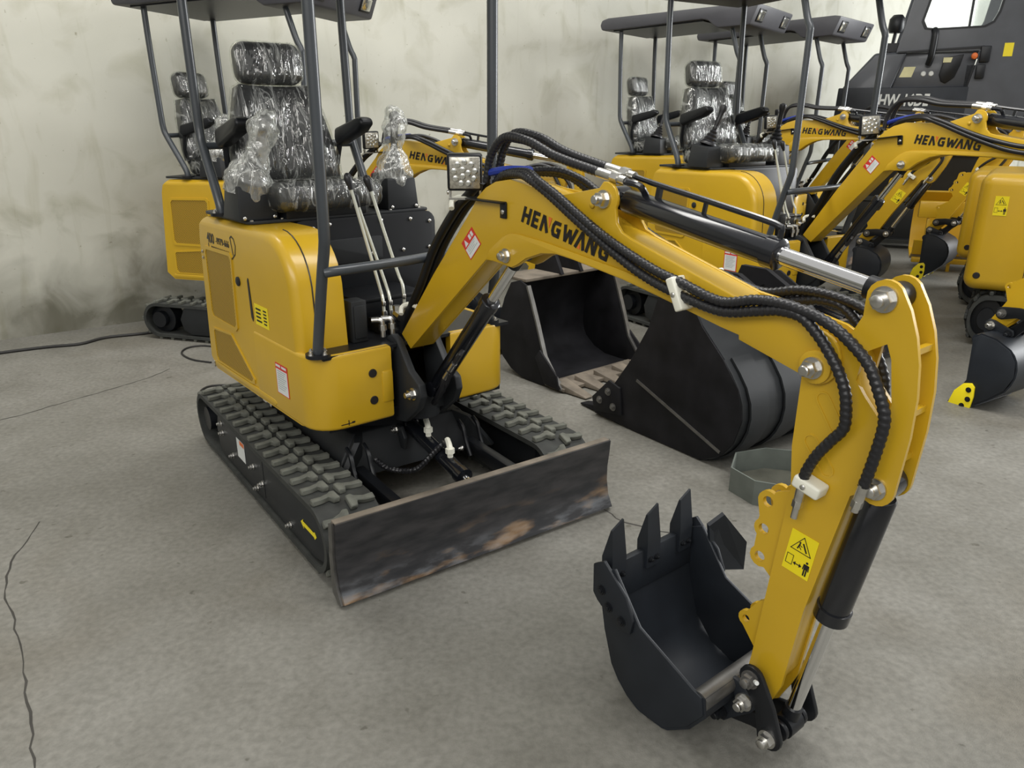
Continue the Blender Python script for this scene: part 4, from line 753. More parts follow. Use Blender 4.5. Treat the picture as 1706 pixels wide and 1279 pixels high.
    hl = obj('hard_line', MB().tube(P, 0.007, 8, step=0.012).tube([a_ + dd * 0.03 + nrm * 0.05 + Vector((0, -0.03, 0)), a_ + dd * 0.075 + nrm * 0.05 + Vector((0, -0.02, 0)), a_ + dd * 0.085 + nrm * 0.028], 0.008, 8, step=0.01).box((0, 0, 0.043), (0.012, 0.012, 0.03), Matrix.Translation(a_ + dd * (Lc * 0.17)) @ nrm.to_track_quat('Z', 'Y').to_matrix().to_4x4()).box((0, 0, 0.043), (0.008, 0.008, 0.03), Matrix.Translation(a_ + dd * (Lc * 0.36)) @ nrm.to_track_quat('Z', 'Y').to_matrix().to_4x4()).mesh('hard_line'), BLG, c2)
    for k, off in enumerate((0.0, -0.03)):
        q = a_ + nrm * (0.062 - 0.01 * k) + Vector((0, off, 0)); obj('hose_fitting', MB().cyl(q - dd * 0.055, q - dd * 0.005, 0.0125, seg=12).cyl(q - dd * 0.005, q + dd * 0.018, 0.015, seg=6).cyl(q + dd * 0.018, q + dd * 0.04, 0.011, seg=10).mesh('hose_fitting'), ZNC, c2)
        el = ap(MBm, 0.875, 1.275); e2 = ap(MBm, 0.900, 1.362); e3 = ap(MBm, 0.955, 1.412); e4 = ap(MBm, 1.06, 1.404); e5 = ap(MBm, 1.17, 1.368)
        dx = 0.0 if k == 0 else -0.010
        pth = [(el[0] + dx, YB + off * 1.2, el[1]), (e2[0] + dx, YB + off * 1.2, e2[1] + dx), (e3[0], YB + off * 1.2, e3[1] + dx), (e4[0], YB + off * 1.3, e4[1] + dx), (e5[0], YB + off * 1.2, e5[1] + dx), tuple(q - dd * 0.05)]
        obj('arm_hose', MB().tube(pth, 0.0118, 12, rib=coil_rib if detail else 0.0, pitch=0.013 if detail else 0.03).mesh('arm_hose'), HOSE, c2)
    # side hoses on both faces of boom and stick
    for side in (-1, 1):
        for k, path in enumerate((HA, HB)):
            nb = 12; P = []
            for i, (x, z) in enumerate(path):
                if i < nb: q = ap(MBm, x, z)
                elif i <= nb + 1: qa = ap(MBm, x, z); qb = ap(MS, x, z); q = ((qa[0] + qb[0]) / 2, (qa[1] + qb[1]) / 2)
                else: q = ap(MS, x, z)
                lift = 0.075 if i < 22 else 0.07
                if i < 3: lift = 0.02 + 0.018 * i
                P.append((q[0], YB + side * lift, q[1]))
            ho = obj('side_hose', MB().tube(P, 0.0110, 12, rib=coil_rib if detail else 0.0, pitch=0.013 if detail else 0.03).mesh('side_hose'), HOSE, root)
            e = Vector(P[-1]); d_ = (Vector(P[-1]) - Vector(P[-2])).normalized()
            if side < 0: obj('hose_fitting', MB().cyl(e - d_ * 0.005, e + d_ * 0.032, 0.0105, seg=12).cyl(e + d_ * 0.032, e + d_ * 0.048, 0.0115, seg=6).cyl(e + d_ * 0.048, e + d_ * (0.075 if k else 0.058), 0.008, seg=10).mesh('hose_fitting'), ZNC, ho)
        M = MBm @ T(1.634, YB + side * 0.070, 1.077) @ Matrix.Rotation(-R(-62), 4, 'Y') if False else MBm @ T(1.634, YB + side * 0.072, 1.078) @ Matrix.Rotation(R(-27), 4, 'Y')
        cl = obj('hose_clamp', cached('clamp', lambda: rbox_mesh('hose_clamp', (0.022, 0.046, 0.078), 0.004, 2)), WHT, root, M)
        if side < 0:
            screw(cl, (0, -0.023, 0), 0.006)
            cb = obj('hose_clamp', cached('clampb', lambda: rbox_mesh('hose_clamp', (0.062, 0.042, 0.028), 0.006, 3)), WHT, root, MS @ T(1.998, YB - ws - 0.022, 0.735) @ Matrix.Rotation(R(14), 4, 'Y')); screw(cb, (-0.004, -0.021, 0), 0.006)
    # sleeve of hoses along the back of the boom
    P = [ap(MBm, *q) for q in ((0.33, 0.70), (0.345, 0.74), (0.46, 0.89), (0.565, 1.045), (0.69, 1.175), (0.76, 1.225), (0.83, 1.275))]
    for k, off in enumerate((-0.022, 0.012)):
        obj('boom_hose_sleeve', MB().tube([(x - 0.006, YB + off, z + 0.003) for x, z in P], 0.015, 10).mesh('boom_hose_sleeve'), BLK, root)
    for q in ((0.40, 0.80), (0.735, 1.20)):
        x, z = ap(MBm, *q); obj('cable_tie', MB().tube([(x - 0.02, YB - 0.058, z - 0.012), (x - 0.035, YB - 0.045, z + 0.008), (x - 0.02, YB - 0.03, z + 0.02), (x + 0.02, YB - 0.02, z + 0.02)], 0.009, 8).mesh('cable_tie'), WHT, root)
    obj('blue_sleeve', MB().tube([(*[ap(MBm, 0.86, 1.30)[0]], YB - 0.03, ap(MBm, 0.86, 1.30)[1]), (ap(MBm, 0.96, 1.315)[0], YB - 0.035, ap(MBm, 0.96, 1.315)[1]), (ap(MBm, 1.06, 1.318)[0], YB - 0.03, ap(MBm, 1.06, 1.318)[1])], 0.011, 8).mesh('blue_sleeve'), BLU, root)
    # work lamp on its bracket
    lampM = MBm @ T(0.79, YB - 0.058, 1.302) @ RZ(-38) @ Matrix.Rotation(R(7), 4, 'Y')
    lp = obj('work_lamp', cached('lampbody', lambda: rbox_mesh('work_lamp', (0.036, 0.105, 0.108), 0.008, 2)), BLK, root, lampM)
    obj('lamp_lens', cached('lens', lambda: rbox_mesh('lamp_lens', (0.006, 0.090, 0.093), 0.002, 1)), GLS, lp, T(0.017, 0, 0))
    for i in range(12):
        if i < 9: yy, zz = 0.032 * math.cos(R(40 * i + 10)), 0.032 * math.sin(R(40 * i + 10))
        else: yy, zz = 0.011 * math.cos(R(120 * i)), 0.011 * math.sin(R(120 * i))
        obj('led', cached('led', lambda: MB().lathe([(0.0085, 0), (0.0085, 0.002), (0.004, 0.004)], (0, 0, 0), (1, 0, 0), 12).mesh('led')), LED, lp, T(0.020, yy, zz))
    fm = MB()
    for i in range(9): fm.box((-0.02, 0, -0.044 + i * 0.011), (0.012, 0.085, 0.003))
    obj('cooling_fin', cached('fins', lambda: fm.mesh('cooling_fin')), BLK, lp)
    obj('lamp_yoke', cached('yoke', lambda: MB().box((0, -0.045, -0.062), (0.018, 0.006, 0.03)).box((0, 0.045, -0.062), (0.018, 0.006, 0.03)).box((0, 0, -0.078), (0.022, 0.10, 0.006)).mesh('lamp_yoke')), ZNC, lp)
    obj('lamp_bracket', cached('lbk', lambda: MB().box((0.895, YB - w - 0.010, 1.226), (0.17, 0.030, 0.005)).box((0.970, YB - w - 0.004, 1.204), (0.028, 0.006, 0.045)).mesh('lamp_bracket', bevel=0.002)), BLK, root, MBm)
    screw(lp, (0.0, -0.05, -0.06), 0.007); screw(bo, (0.972, YB - w - 0.007, 1.200), 0.007)
    # --- bucket and links
    bh = 0.18; y0, y1 = YB - bh, YB + bh
    def shell(): return MB().sweep(BSHELL, y0 + 0.004, y1 - 0.004, -0.008).mesh('bucket', smooth_ang=45)
    bu = obj('bucket', cached('bshell', shell), BKT, root, MK)
    for k, yy in enumerate((y0, y1 - 0.009)): obj('bucket_side', cached(('bside', k), lambda: MB().prism(BSIDE, yy, yy + 0.009).mesh('bucket_side', bevel=0.002)), BKT, bu)
    obj('cutting_lip', cached('lip', lambda: MB().prism([(1.522, 0.352), (1.531, 0.240), (1.548, 0.243), (1.542, 0.352)], y0 + 0.002, y1 - 0.002).mesh('cutting_lip', bevel=0.002)), BKT, bu)
    for k, yy in enumerate((y0 + 0.045, YB, y1 - 0.045)):
        hw = 0.026
        tooth = MB().add([(1.516, yy - hw, 0.300), (1.516, yy + hw, 0.300), (1.552, yy + hw, 0.300), (1.552, yy - hw, 0.300), (1.514, yy - hw, 0.375), (1.514, yy + hw, 0.375), (1.552, yy + hw, 0.375), (1.552, yy - hw, 0.375), (1.530, yy - hw * 0.55, 0.452), (1.530, yy + hw, 0.474), (1.536, yy + hw, 0.474), (1.536, yy - hw * 0.55, 0.452)],
            [(3, 2, 1, 0), (0, 1, 5, 4), (1, 2, 6, 5), (2, 3, 7, 6), (3, 0, 4, 7), (4, 5, 9, 8), (5, 6, 10, 9), (6, 7, 11, 10), (7, 4, 8, 11), (8, 9, 10, 11)])
        th = obj('bucket_tooth', cached(('tooth', k), lambda: tooth.mesh('bucket_tooth')), toothmat, bu)
        for dy in (-0.012, 0.012): bolt(th, (1.552, yy + dy, 0.325), 0.007, 0.010, BLK, d=(1, 0, 0))
    sc = [(1.512, 0.362), (1.548, 0.386), (1.628, 0.318), (1.655, 0.262), (1.648, 0.222), (1.625, 0.214), (1.578, 0.232), (1.530, 0.262), (1.514, 0.28)]
    for k, (yy, s) in enumerate(((y0 - 0.010, -1), (y1, 1))):
        s_ = obj('side_cutter', cached(('scut', k), lambda: MB().prism(sc, yy, yy + 0.010).mesh('side_cutter', bevel=0.002)), toothmat, bu)
        for (x, z) in ((1.545, 0.300), (1.572, 0.262), (1.618, 0.245)): bolt(s_, (x, yy if s < 0 else yy + 0.010, z), 0.011, 0.010, BLK, d=(0, s, 0))
    wing = MB().add([(1.590, y1 - 0.006, 0.385), (1.612, y1 + 0.030, 0.418), (1.640, y1 + 0.110, 0.315), (1.640, y1 + 0.110, 0.225), (1.612, y1 - 0.004, 0.255), (1.599, y1 - 0.006, 0.380), (1.621, y1 + 0.030, 0.413), (1.649, y1 + 0.110, 0.310), (1.649, y1 + 0.110, 0.220), (1.621, y1 - 0.004, 0.250)], [(0, 1, 2, 3, 4), (9, 8, 7, 6, 5), (0, 5, 6, 1), (1, 6, 7, 2), (2, 7, 8, 3), (3, 8, 9, 4), (4, 9, 5, 0)])
    obj('side_wing', cached('wing', lambda: wing.mesh('side_wing')), toothmat, bu)
    obj('bucket_tube', cached('btube', lambda: MB().cyl((1.858, y0 + 0.006, 0.150), (1.858, y1 - 0.006, 0.150), 0.026, seg=24).mesh('bucket_tube')), STL if detail else BKT, bu)
    ear = [(1.845, 0.172), (1.885, 0.172), (1.935, 0.150), (1.944, 0.125), (1.93, 0.103), (1.88, 0.055), (1.86, 0.032), (1.838, 0.038), (1.825, 0.060), (1.82, 0.10)]
    for k, yy in enumerate((YB - 0.066, YB + 0.052)): obj('bucket_ear', cached(('ear2', k), lambda: MB().prism(ear, yy, yy + 0.014).mesh('bucket_ear', bevel=0.003)), BKT, bu)
    bolt(bu, (S1[0], YB - 0.066, S1[1]), 0.018, 0.036, name='pin_nut'); bolt(bu, (B2[0], YB - 0.066, B2[1]), 0.016, 0.032, BLK, name='pin_nut')
    def link(name, p, q, yy, r, bulge=0.0, mat=BLK):
        p, q = Vector(p), Vector(q); d_ = (q - p).normalized(); n = Vector((-d_.y, d_.x)); L2 = (q - p).length; poly = []
        for i in range(9): a2 = math.pi / 2 + math.pi * i / 8; poly.append(tuple(p + d_ * (r * math.cos(a2)) + n * (r * math.sin(a2))))
        mid = p + d_ * (L2 / 2)
        poly.append(tuple(mid - n * (r * 0.8 - bulge)))
        for i in range(9): a2 = -math.pi / 2 + math.pi * i / 8; poly.append(tuple(q + d_ * (r * math.cos(a2)) + n * (r * math.sin(a2))))
        poly.append(tuple(mid + n * (r * 0.8 + bulge)))
        return obj(name, MB().prism(poly, yy, yy + 0.013).mesh(name, bevel=0.002), mat, root)
    for k, yy in enumerate((YB - 0.082, YB + 0.069)):
        lk = link('rocker_link', s2, pp, yy, 0.032, 0.012)
        if k == 0: bolt(lk, (s2[0], yy, s2[1]), 0.018, 0.030, STL, name='pin_nut'); bolt(lk, (pp[0], yy, pp[1]), 0.018, 0.034, name='pin_nut')
    l2 = link('bucket_link', pp, b2, YB - 0.046, 0.026); link('bucket_link', pp, b2, YB + 0.033, 0.026)
    if detail:
        c = (s2[0], s2[1]); obj('grease_nipple', MB().cyl((c[0] + 0.02, YB - 0.095, c[1] + 0.012), (c[0] + 0.03, YB - 0.105, c[1] + 0.02), 0.005).mesh('grease_nipple'), STW, lk)
    # ports on cylinders
    for k, (off) in enumerate((0.16, 0.21)):
        q0 = Vector((0.500, YB, 0.525)); d0 = (Vector((bc[0], YB, bc[1])) - q0).normalized(); s0 = q0 + d0 * off + Vector((0.03, -0.03, -0.015))
        obj('hose_fitting', MB().cyl(s0, s0 - d0 * 0.04, 0.011, seg=10).mesh('hose_fitting'), ZNC, c1)
        obj('cylinder_line', MB().tube([s0, s0 + d0 * 0.05, s0 + d0 * 0.07 - Vector((0.02, -0.02, 0))], 0.008, 8).tube([s0 - d0 * 0.04, s0 - d0 * 0.10 + Vector((0, 0.01, -.01)), s0 - d0 * 0.18 + Vector((-0.03, 0.03, -0.03))], 0.011, 8).mesh('cylinder_line'), HOSE, c1)

def excavator(loc, heading, under, pose, label, detail=False, bags=False, toothmat=None, scale=1.0):
    root = empty('mini_excavator', T(*loc) @ RZ(heading) @ Matrix.Scale(scale, 4), label, 'excavator', 'yellow mini excavators parked in the hall')
    MU = RZ(under)
    build_tracks(root, MU, detail); build_chassis(root, MU, detail); build_dozer(root, MU, detail)
    build_upper(root, detail, bags, 0); build_arm(root, pose, detail, toothmat or BKT)
    return root

excavator((-0.554, 3.057, 0), -51, -3.5, (0, 0, 0), 'nearest yellow mini excavator with bagged joysticks and bucket opening upward in front', True, True)
excavator((-1.60, 5.50, 0), -17, 0, (3, -10, 30), 'yellow mini excavator parked behind the nearest one, against the wall', False, True, None, 1.0)
excavator((1.76, 5.36, 0), -58, 0, (7, -22, 115), 'yellow mini excavator right of the big loose buckets, with yellow bucket teeth', False, False, STY, 1.05)
excavator((1.76, 7.7, 0), -36, 0, (8, -22, 115), 'yellow mini excavator far left of the back row, under the slanted grey roof', False, False, None, 1.05)
excavator((2.85, 8.55, 0), -42, 0, (8, -22, 115), 'farthest yellow mini excavator, in front of the charcoal cab machine', False, False, STY, 1.05)

# ------------------------------------------------------------------ loose buckets on the floor
def big_bucket(loc, heading, width, side, shell, label, back_ribs=True):
    r = empty('loose_digging_bucket', T(*loc) @ RZ(heading), label, 'bucket', 'big loose digging buckets on the floor')
    obj('bucket_shell', MB().sweep(shell, 0.004, width - 0.004, -0.014).mesh('bucket_shell', smooth_ang=40), OLD, r)
    for y in (0, width - 0.014):
        sp_ = obj('bucket_side', MB().prism(side, y, y + 0.014).mesh('bucket_side', bevel=0.003), OLD, r)
        edge = [p for p in side[:side_edge_n]]
        obj('edge_bar', MB().sweep(edge, y - 0.006, y + 0.020, -0.012).mesh('edge_bar'), STL, sp_)
    obj('lip_plate', MB().box((-0.06, width / 2, 0.018), (0.16, width, 0.020)).mesh('lip_plate', bevel=0.003), DUST, r)
    for k in range(5):
        y = 0.05 + k * (width - 0.10) / 4
        t = MB().hexa([(-0.06, y - 0.045, 0.006), (0.17, y - 0.030, 0.006), (0.17, y + 0.030, 0.006), (-0.06, y + 0.045, 0.006)], [(-0.06, y - 0.045, 0.058), (0.17, y - 0.028, 0.014), (0.17, y + 0.028, 0.014), (-0.06, y + 0.045, 0.058)])
        t.v = [(x, yy, z) for x, yy, z in t.v]
        obj('bucket_tooth', t.mesh('bucket_tooth', bevel=0.003), DUST, r)
    return r
side_edge_n = 6
side1 = [(0.0, 0.012), (-0.077, 0.087), (-0.15, 0.175), (-0.215, 0.352), (-0.27, 0.49), (-0.30, 0.56), (-0.36, 0.585), (-0.44, 0.56), (-0.50, 0.46), (-0.55, 0.32), (-0.555, 0.20), (-0.52, 0.10), (-0.44, 0.04), (-0.34, 0.008), (-0.2, 0.004)]
shell1 = [(0.0, 0.012), (-0.2, 0.004), (-0.34, 0.008), (-0.44, 0.04), (-0.52, 0.10), (-0.548, 0.15), (-0.555, 0.20), (-0.556, 0.26), (-0.55, 0.32), (-0.53, 0.39), (-0.50, 0.46), (-0.44, 0.56), (-0.36, 0.585)]
b1 = big_bucket((0.276, 4.051, 0), -50, 0.72, side1, [(x, z) for x, z in shell1], 'dark open digging bucket lying on its back with dusty teeth towards the camera')
obj('top_plate', MB().box((-0.43, 0.36, 0.585), (0.22, 0.70, 0.018)).mesh('top_plate', bevel=0.003), DUST, b1)
for y in (0.27, 0.43): obj('hinge_plate', MB().prism([(-0.30, 0.59), (-0.54, 0.59), (-0.52, 0.70), (-0.44, 0.76), (-0.36, 0.70)], y, y + 0.025).mesh('hinge_plate', bevel=0.004), OLD, b1)
for k, y in enumerate((-0.012, 0.732)):
    obj('side_cutter', MB().prism([(0.0, 0.02), (-0.02, 0.10), (-0.16, 0.22), (-0.20, 0.17), (-0.12, 0.03)], y - 0.012, y).mesh('side_cutter', bevel=0.003), OLD, b1)
# second bucket, seen from its side; local x points to the lip (away to the left)
side2 = [(0.712, 0.010), (0.635, 0.122), (0.469, 0.355), (0.363, 0.542), (0.315, 0.690), (0.285, 0.742), (0.235, 0.742), (0.086, 0.662), (0.047, 0.610), (-0.08, 0.494), (-0.171, 0.386), (-0.205, 0.262), (-0.17, 0.14), (-0.112, 0.065), (0.0, 0.006), (0.402, 0.004)]
shell2 = [(0.712, 0.010), (0.402, 0.004), (0.10, 0.004), (0.0, 0.006), (-0.06, 0.030), (-0.112, 0.065), (-0.15, 0.105), (-0.175, 0.145), (-0.197, 0.20), (-0.205, 0.262), (-0.197, 0.325), (-0.171, 0.386), (-0.13, 0.44), (-0.08, 0.494), (0.047, 0.61), (0.086, 0.662)]
r2 = empty('loose_digging_bucket', T(0.841, 3.148, 0) @ RZ(125.5), 'dark rounded digging bucket lying behind the yellow boom, its flat side to the camera', 'bucket', 'big loose digging buckets on the floor')
W2 = -0.78
obj('bucket_shell', MB().sweep(shell2, W2 + 0.004, -0.004, -0.014).mesh('bucket_shell', smooth_ang=40), DGR, r2)
for y in (-0.014, W2):
    sp2 = obj('bucket_side', MB().prism(side2, y, y + 0.014).mesh('bucket_side', bevel=0.003), OLD, r2)
    if y > -0.1: obj('weld_ridge', MB().prism([(0.42, 0.262), (0.415, 0.275), (-0.11, 0.088), (-0.105, 0.075)], 0.014 + y, y + 0.018).mesh('weld_ridge'), STL, sp2)
for k, y in enumerate((-0.10, -0.33, -0.56)):
    obj('wear_strap', MB().sweep([(x * 1.02 - 0.002, z) for x, z in shell2[3:14]], y - 0.06, y + 0.06, 0.010).mesh('wear_strap', smooth_ang=40), DGR, r2)
for y in (-0.30, -0.50): obj('hinge_plate', MB().prism([(0.28, 0.70), (-0.10, 0.44), (-0.16, 0.56), (-0.06, 0.72), (0.10, 0.80), (0.24, 0.80)], y, y + 0.03, holes=[arc(0.10, 0.70, 0.03, 0, 360, 14)[:-1], arc(-0.06, 0.60, 0.03, 0, 360, 14)[:-1]]).mesh('hinge_plate'), OLD, r2)
for k in range(5):
    y = -0.06 - k * 0.165
    obj('bucket_tooth', MB().hexa([(0.62, y - 0.045, 0.006), (0.86, y - 0.03, 0.006), (0.86, y + 0.03, 0.006), (0.62, y + 0.045, 0.006)], [(0.62, y - 0.045, 0.06), (0.86, y - 0.028, 0.014), (0.86, y + 0.028, 0.014), (0.62, y + 0.045, 0.06)]).mesh('bucket_tooth', bevel=0.003), OLD, r2)
sct = obj('side_cutter', MB().prism([(0.70, 0.03), (0.72, 0.10), (0.60, 0.22), (0.52, 0.20), (0.50, 0.06)], 0.0, 0.014).mesh('side_cutter', bevel=0.003), OLD, r2)
for (x, z) in ((0.66, 0.10), (0.60, 0.16), (0.56, 0.09)): bolt(sct, (x, 0.014, z), 0.016, 0.014, STL, d=(0, 1, 0))

# ------------------------------------------------------------------ oil drip pan
PANP = [(0.895, 2.86), (0.955, 2.735), (1.12, 2.665), (1.27, 2.73), (1.31, 2.88), (1.25, 3.02), (1.10, 3.06), (0.955, 3.01)]
pr = empty('drip_pan', T(1.10, 2.87, 0), 'shallow grey-green many-sided metal drip pan on the floor', 'tray')
PL = [(x - 1.10, y - 2.87) for x, y in PANP]; PI = [(x * 0.965, y * 0.965) for x, y in PL]
obj('pan_wall', MB().prism(PL, 0.0, 0.105, holes=[PI], axis='z').mesh('pan_wall'), GRN, pr)
obj('pan_bottom', MB().prism(PI, 0.002, 0.010, axis='z').mesh('pan_bottom'), GRN, pr)
OIL = simple('oily_water', (0.085, 0.085, 0.068), 0.12, var=0.3, scale=8)
obj('oily_residue', MB().prism([(x * 0.93, y * 0.93) for x, y in PL], 0.010, 0.014, axis='z').mesh('oily_residue'), OIL, pr)

# ------------------------------------------------------------------ cables on the floor
CAB = simple('cable_black', (0.02, 0.019, 0.018), 0.6, var=0.2)
def cable(pts, r, label):
    P = [Vector((x, y, r)) for x, y in pts]; o = obj('cable', MB().tube(P, r, 8, step=0.04).mesh('cable'), CAB); tag(o, label, 'cable', 'cables on the floor')
cable([(-4.6, 4.05), (-3.9, 4.45), (-3.344, 4.807), (-3.109, 4.946), (-2.931, 5.019), (-2.834, 5.185), (-2.589, 5.312), (-2.41, 5.532), (-2.305, 5.585), (-2.15, 5.66)], 0.010, 'long black cable running along the foot of the wall')
cable([(-1.891, 4.611), (-2.037, 4.675), (-2.156, 4.807), (-2.171, 4.932), (-2.10, 4.989), (-1.98, 4.96)], 0.006, 'thin cable loop beside the rear track of the machine at the wall')
cable([(-1.671, 3.953), (-1.745, 4.051), (-1.742, 4.143), (-1.685, 4.174), (-1.56, 4.163), (-1.40, 4.12)], 0.006, 'thin cable loop behind the nearest excavator\'s track')

# ------------------------------------------------------------------ charcoal cab excavator
def cab_machine():
    r = empty('cab_excavator', T(3.76, 9.5, 0.02) @ RZ(-22) @ Matrix.Scale(0.965, 4, (1, 0, 0)) @ Matrix.Scale(1.02, 4, (0, 0, 1)) @ T(-3.52, 0, 0), 'large charcoal excavator with glazed cab at the back right', 'excavator')
    hood = [(3.52, 1.02), (3.54, 1.50), (3.57, 1.735), (3.88, 2.09), (4.22, 2.10), (4.10, 1.72), (4.12, 1.02)]
    h = obj('engine_hood', MB().prism(hood, 0.0, 1.0).mesh('engine_hood', bevel=0.03, bseg=3), CPT, r)
    obj('recess_panel', MB().prism([(4.10, 1.70), (4.20, 2.09), (4.95, 2.09), (4.88, 1.70)], 0.05, 1.0).mesh('recess_panel', bevel=0.01), CPT, r)
    lower = obj('lower_panel', MB().prism([(3.50, 1.02), (3.53, 1.735), (4.90, 1.735), (4.90, 1.02)], -0.012, 0.9).mesh('lower_panel', bevel=0.012), BKT, r)
    obj('model_number', text_mesh('model_number', 'HW-16DE', 0.17, bold=0.005, shear=0.12), STW, lower, T(3.98, -0.0145, 1.545) @ Matrix.Rotation(R(90), 4, 'X') @ Matrix.Scale(0.72, 4, (1, 0, 0)), 'white model lettering')
    panel = [(4.10, 2.09), (4.35, 3.30), (6.1, 3.30), (6.1, 2.05), (5.55, 2.0), (5.45, 1.02), (4.88, 1.02), (4.88, 1.70), (4.96, 2.09)]
    w1 = [(4.34, 2.40), (4.38, 2.33), (4.46, 2.32), (4.94, 2.33), (5.02, 2.37), (5.06, 2.46), (5.16, 3.12), (4.50, 3.12)]
    w2 = [(5.34, 2.50), (5.36, 2.40), (5.46, 2.26), (5.6, 2.22), (5.98, 2.22), (5.98, 3.12), (5.38, 3.12)]
    d = obj('cab_side', MB().prism(panel, 0.0, 0.05, holes=[w1, w2]).mesh('cab_side'), CPT, r)
    obj('cab_far_side', MB().prism([p for p in panel[:4]] + [(5.6, 2.05)], 0.95, 1.0, holes=[w1, w2]).mesh('cab_far_side'), CPT, r)
    for wv in (w1, w2):
        cx = sum(p[0] for p in wv) / len(wv); cz = sum(p[1] for p in wv) / len(wv)
        big = [(cx + (p[0] - cx) * 1.07, cz + (p[1] - cz) * 1.07) for p in wv]
        obj('window_seal', MB().prism(big, -0.012, 0.0, holes=[wv]).mesh('window_seal'), BLK, d)
        obj('window_pane', MB().prism(wv, 0.02, 0.028).mesh('window_pane'), GLASS, d)
    obj('window_bar', MB().box((4.80, 0.01, 2.72), (0.022, 0.03, 0.80)).mesh('window_bar'), BLK, d)
    obj('cab_roof', MB().box((5.22, 0.5, 3.33), (1.8, 1.04, 0.08)).mesh('cab_roof', bevel=0.02), CPT, r)
    obj('cab_floor', MB().box((5.3, 0.5, 1.5), (0.9, 0.9, 0.9)).mesh('cab_floor'), BLK, r)
    obj('door_edge', MB().prism([(4.12, 2.085), (4.12, 2.10), (4.98, 2.135), (4.99, 2.115)], -0.02, 0.0).mesh('door_edge'), BLK, d)
    obj('door_handle', MB().tube([(4.46, -0.01, 2.30), (4.47, -0.05, 2.26), (4.465, -0.055, 2.05), (4.45, -0.02, 1.96)], 0.035, 10).mesh('door_handle', smooth_ang=60), BLK, d)
    decal = MB().prism([(4.17, 1.84), (4.30, 1.84), (4.33, 1.945), (4.21, 1.945)], 0.046, 0.05).mesh('info_sticker'); obj('info_sticker', decal, simple('sticker_cream', (0.72, 0.68, 0.38), 0.5), r)
    obj('info_sticker', MB().prism([(4.60, 1.98), (4.68, 1.98), (4.69, 2.03), (4.60, 2.03)], 0.02, 0.03).mesh('info_sticker'), MATS['sticker_cream'], r)
    obj('air_intake', MB().prism([(4.60, 1.97), (4.58, 1.86), (4.61, 1.79), (4.66, 1.77), (4.74, 1.83), (4.78, 1.95), (4.80, 2.06), (4.62, 2.03)], 0.03, 0.06).mesh('air_intake', bevel=0.008), BLK, r)
    for k, x in enumerate((4.42, 4.50)): obj('plug', MB().lathe([(0.028, 0), (0.022, 0.012)], (x, 0.05, 1.872), (0, -1, 0), 16).mesh('plug'), STW, r)
    obj('knob', MB().lathe([(0.02, 0), (0.035, 0.02), (0.03, 0.045), (0.01, 0.055)], (4.90, 0.0, 2.035), (0, -1, 0), 16).mesh('knob'), ORG, r)
    obj('hinge_block', MB().box((5.0, -0.03, 2.05), (0.10, 0.05, 0.16)).box((4.98, -0.03, 1.88), (0.09, 0.05, 0.14)).mesh('hinge_block', bevel=0.01), BLK, r)
    obj('service_sticker', MB().box((5.22, -0.002, 2.09), (0.09, 0.003, 0.13)).mesh('service_sticker'), STY, r)
    ml = obj('mirror_lamp', MB().lathe([(0.07, 0), (0.09, 0.04), (0.085, 0.14), (0.05, 0.18)], (4.07, 0.15, 2.30), (0, 0, 1), 18).tube([(4.07, 0.15, 2.31), (4.06, 0.15, 2.22), (4.05, 0.15, 2.10)], 0.02, 8).box((4.05, 0.15, 2.15), (0.16, 0.1, 0.09)).mesh('mirror_lamp', smooth_ang=50), BLK, r)
    obj('undercarriage', MB().box((4.6, 0.5, 0.78), (1.6, 0.9, 0.5)).mesh('undercarriage'), BLK, r)
    for y in (0.12, 0.88):
        M = T(4.6, y, 0) @ Matrix.Scale(1.35, 4, (1, 0, 0)) @ Matrix.Scale(1.5, 4, (0, 1, 0)) @ Matrix.Scale(2.2, 4, (0, 0, 1)); obj('track', CACHE['belt'], RUB, r, M); obj('track_frame', CACHE['tframe'], DGR, r, M @ T(0, -0.08, 0))
cab_machine()

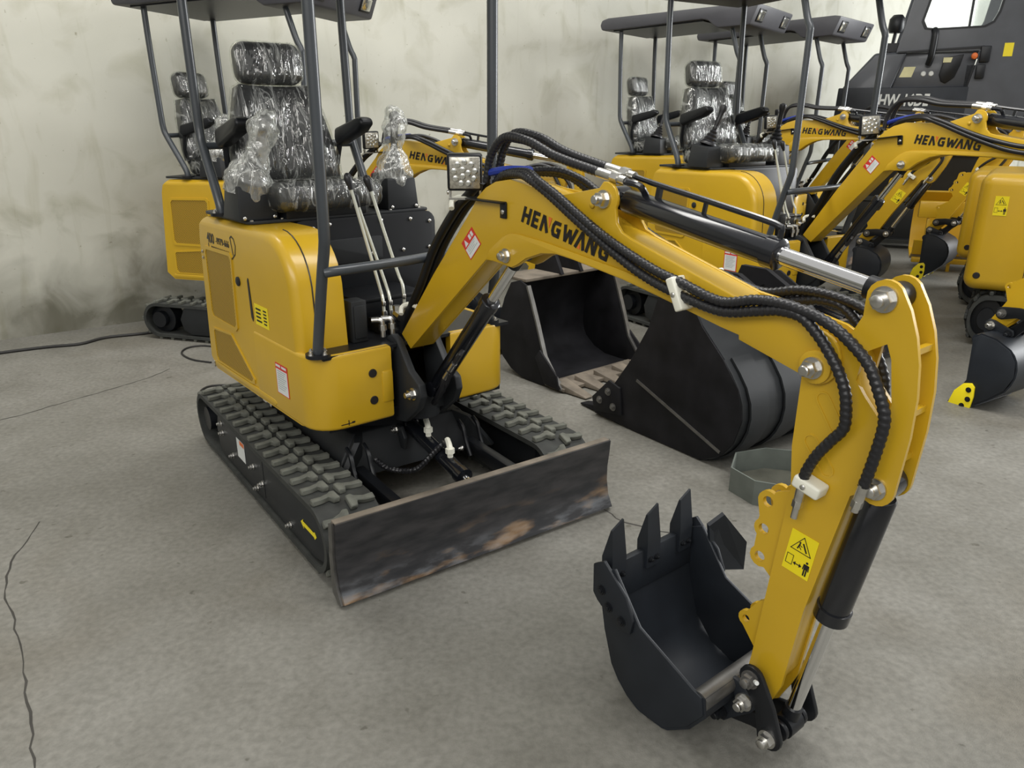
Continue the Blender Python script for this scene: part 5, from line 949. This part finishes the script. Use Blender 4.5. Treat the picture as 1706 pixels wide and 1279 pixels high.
# ------------------------------------------------------------------ yellow machines at the right edge
def side_body(x, y, rot, w, z1, label, post=True):
    r = empty('mini_excavator', T(x, y, 0) @ RZ(rot), label, 'excavator', 'yellow mini excavators parked in the hall')
    b = obj('engine_cover', MB().box((w / 2, 0.45, (z1 + 0.37) / 2), (w, 0.9, z1 - 0.37)).mesh('engine_cover', bevel=0.075, bseg=5, smooth_ang=60), YEL, r)
    obj('cover_seam', MB().box((w * 0.42, -0.001, 0.76), (0.004, 0.004, z1 - 0.52)).mesh('cover_seam'), INK, b)
    M = T(0.135, -0.0015, z1 - 0.20) @ Matrix.Rotation(R(90), 4, 'X') @ Matrix.Scale(1.2, 4); sticker_keepout(b, M)
    for z in (0.82, 0.79): screw(b, (w * 0.42 + 0.09, -0.001, z), 0.009)
    obj('plug', MB().lathe([(0.022, 0), (0.018, 0.006)], (0.075, 0.0, 0.47), (0, -1, 0), 16).mesh('plug'), INK, b)
    if post:
        po = obj('canopy_post', MB().tube([(w * 0.5, 0.16, z1), (w * 0.5, 0.16, 1.5), (w * 0.5 + 0.02, 0.16, 2.1)], 0.022, 12).mesh('canopy_post'), PST, r)
        obj('post_flange', MB().cyl((w * 0.5, 0.16, z1 - 0.004), (w * 0.5, 0.16, z1 + 0.012), 0.075, seg=24).mesh('post_flange'), DGR, po)
        obj('canopy_post', MB().tube([(w * 0.95, 0.80, z1), (w * 0.95, 0.80, 2.1)], 0.022, 12).mesh('canopy_post'), PST, r)
        obj('canopy_roof', MB().box((w * 0.75, 0.45, 2.17), (w * 0.95, 1.0, 0.14)).mesh('canopy_roof', bevel=0.05, bseg=3), ROOFM, r)
        obj('seat_backrest', CACHE['bk'], FAB, r, T(w * 0.72, 0.45, z1 + 0.12) @ RZ(-70)); obj('seat_wrap', CACHE['w1'], FILM, r, T(w * 0.72, 0.45, z1 + 0.12) @ RZ(-70))
        obj('seat_cushion', CACHE['cush'], FAB, r, T(w * 0.72, 0.35, z1 + 0.06) @ RZ(-70))
    for yy in (0.10, 0.78):
        Mt = T(0.84, yy, 0) @ Matrix.Scale(0.92, 4, (1, 0, 0)) @ Matrix.Scale(1.35, 4, (0, 0, 1)); tk = obj('track', CACHE['belt'], RUB, r, Mt)
        obj('track_lugs', CACHE['lugs'], RUB, tk, kind='stuff'); obj('track_frame', CACHE['tframe'], DGR, r, Mt @ T(0, -0.08, 0)); obj('drive_sprocket', CACHE['sprk'], BLK, r, Mt @ T(TX0, 0, TZ)); obj('idler_wheel', CACHE['idl'], BLK, r, Mt @ T(TX1, 0, TZ))
    obj('lower_frame', MB().box((0.55, 0.45, 0.33), (0.8, 0.6, 0.16)).mesh('lower_frame'), BLK, r)
side_body(3.02, 5.10, -33, 0.80, 1.125, 'nearer yellow engine cover with canopy post at the right edge of the photo')
side_body(3.62, 6.28, -33, 0.80, 1.07, 'yellow engine cover half hidden behind the nearer one at the right edge', False)

# ------------------------------------------------------------------ yellow loader bucket behind
lb = empty('loader_bucket', T(4.08, 7.85, 0) @ RZ(-22), 'yellow loader bucket with ribbed front standing in the background', 'bucket')
obj('bucket_shell', MB().sweep([(0.0, 0.30), (0.05, 0.16), (0.20, 0.10), (0.42, 0.16), (0.52, 0.34), (0.52, 0.62), (0.40, 0.74)], 0, 0.9, -0.02).mesh('bucket_shell'), YEL, lb, Matrix.Rotation(R(90), 4, 'Z') @ T(0, -0.9, 0))
obj('cross_beam', MB().box((0.45, 0.02, 0.60), (0.9, 0.08, 0.16)).box((0.45, -0.02, 0.10), (0.9, 0.06, 0.05)).mesh('cross_beam', bevel=0.01), YEL, lb)
for k in range(5): obj('rib', MB().box((0.10 + k * 0.18, 0.02, 0.34), (0.025, 0.06, 0.34)).mesh('rib', bevel=0.004), YEL, lb)
for k in range(4): obj('foot', MB().box((0.12 + k * 0.22, -0.02, 0.04), (0.03, 0.04, 0.08)).mesh('foot'), YEL, lb)
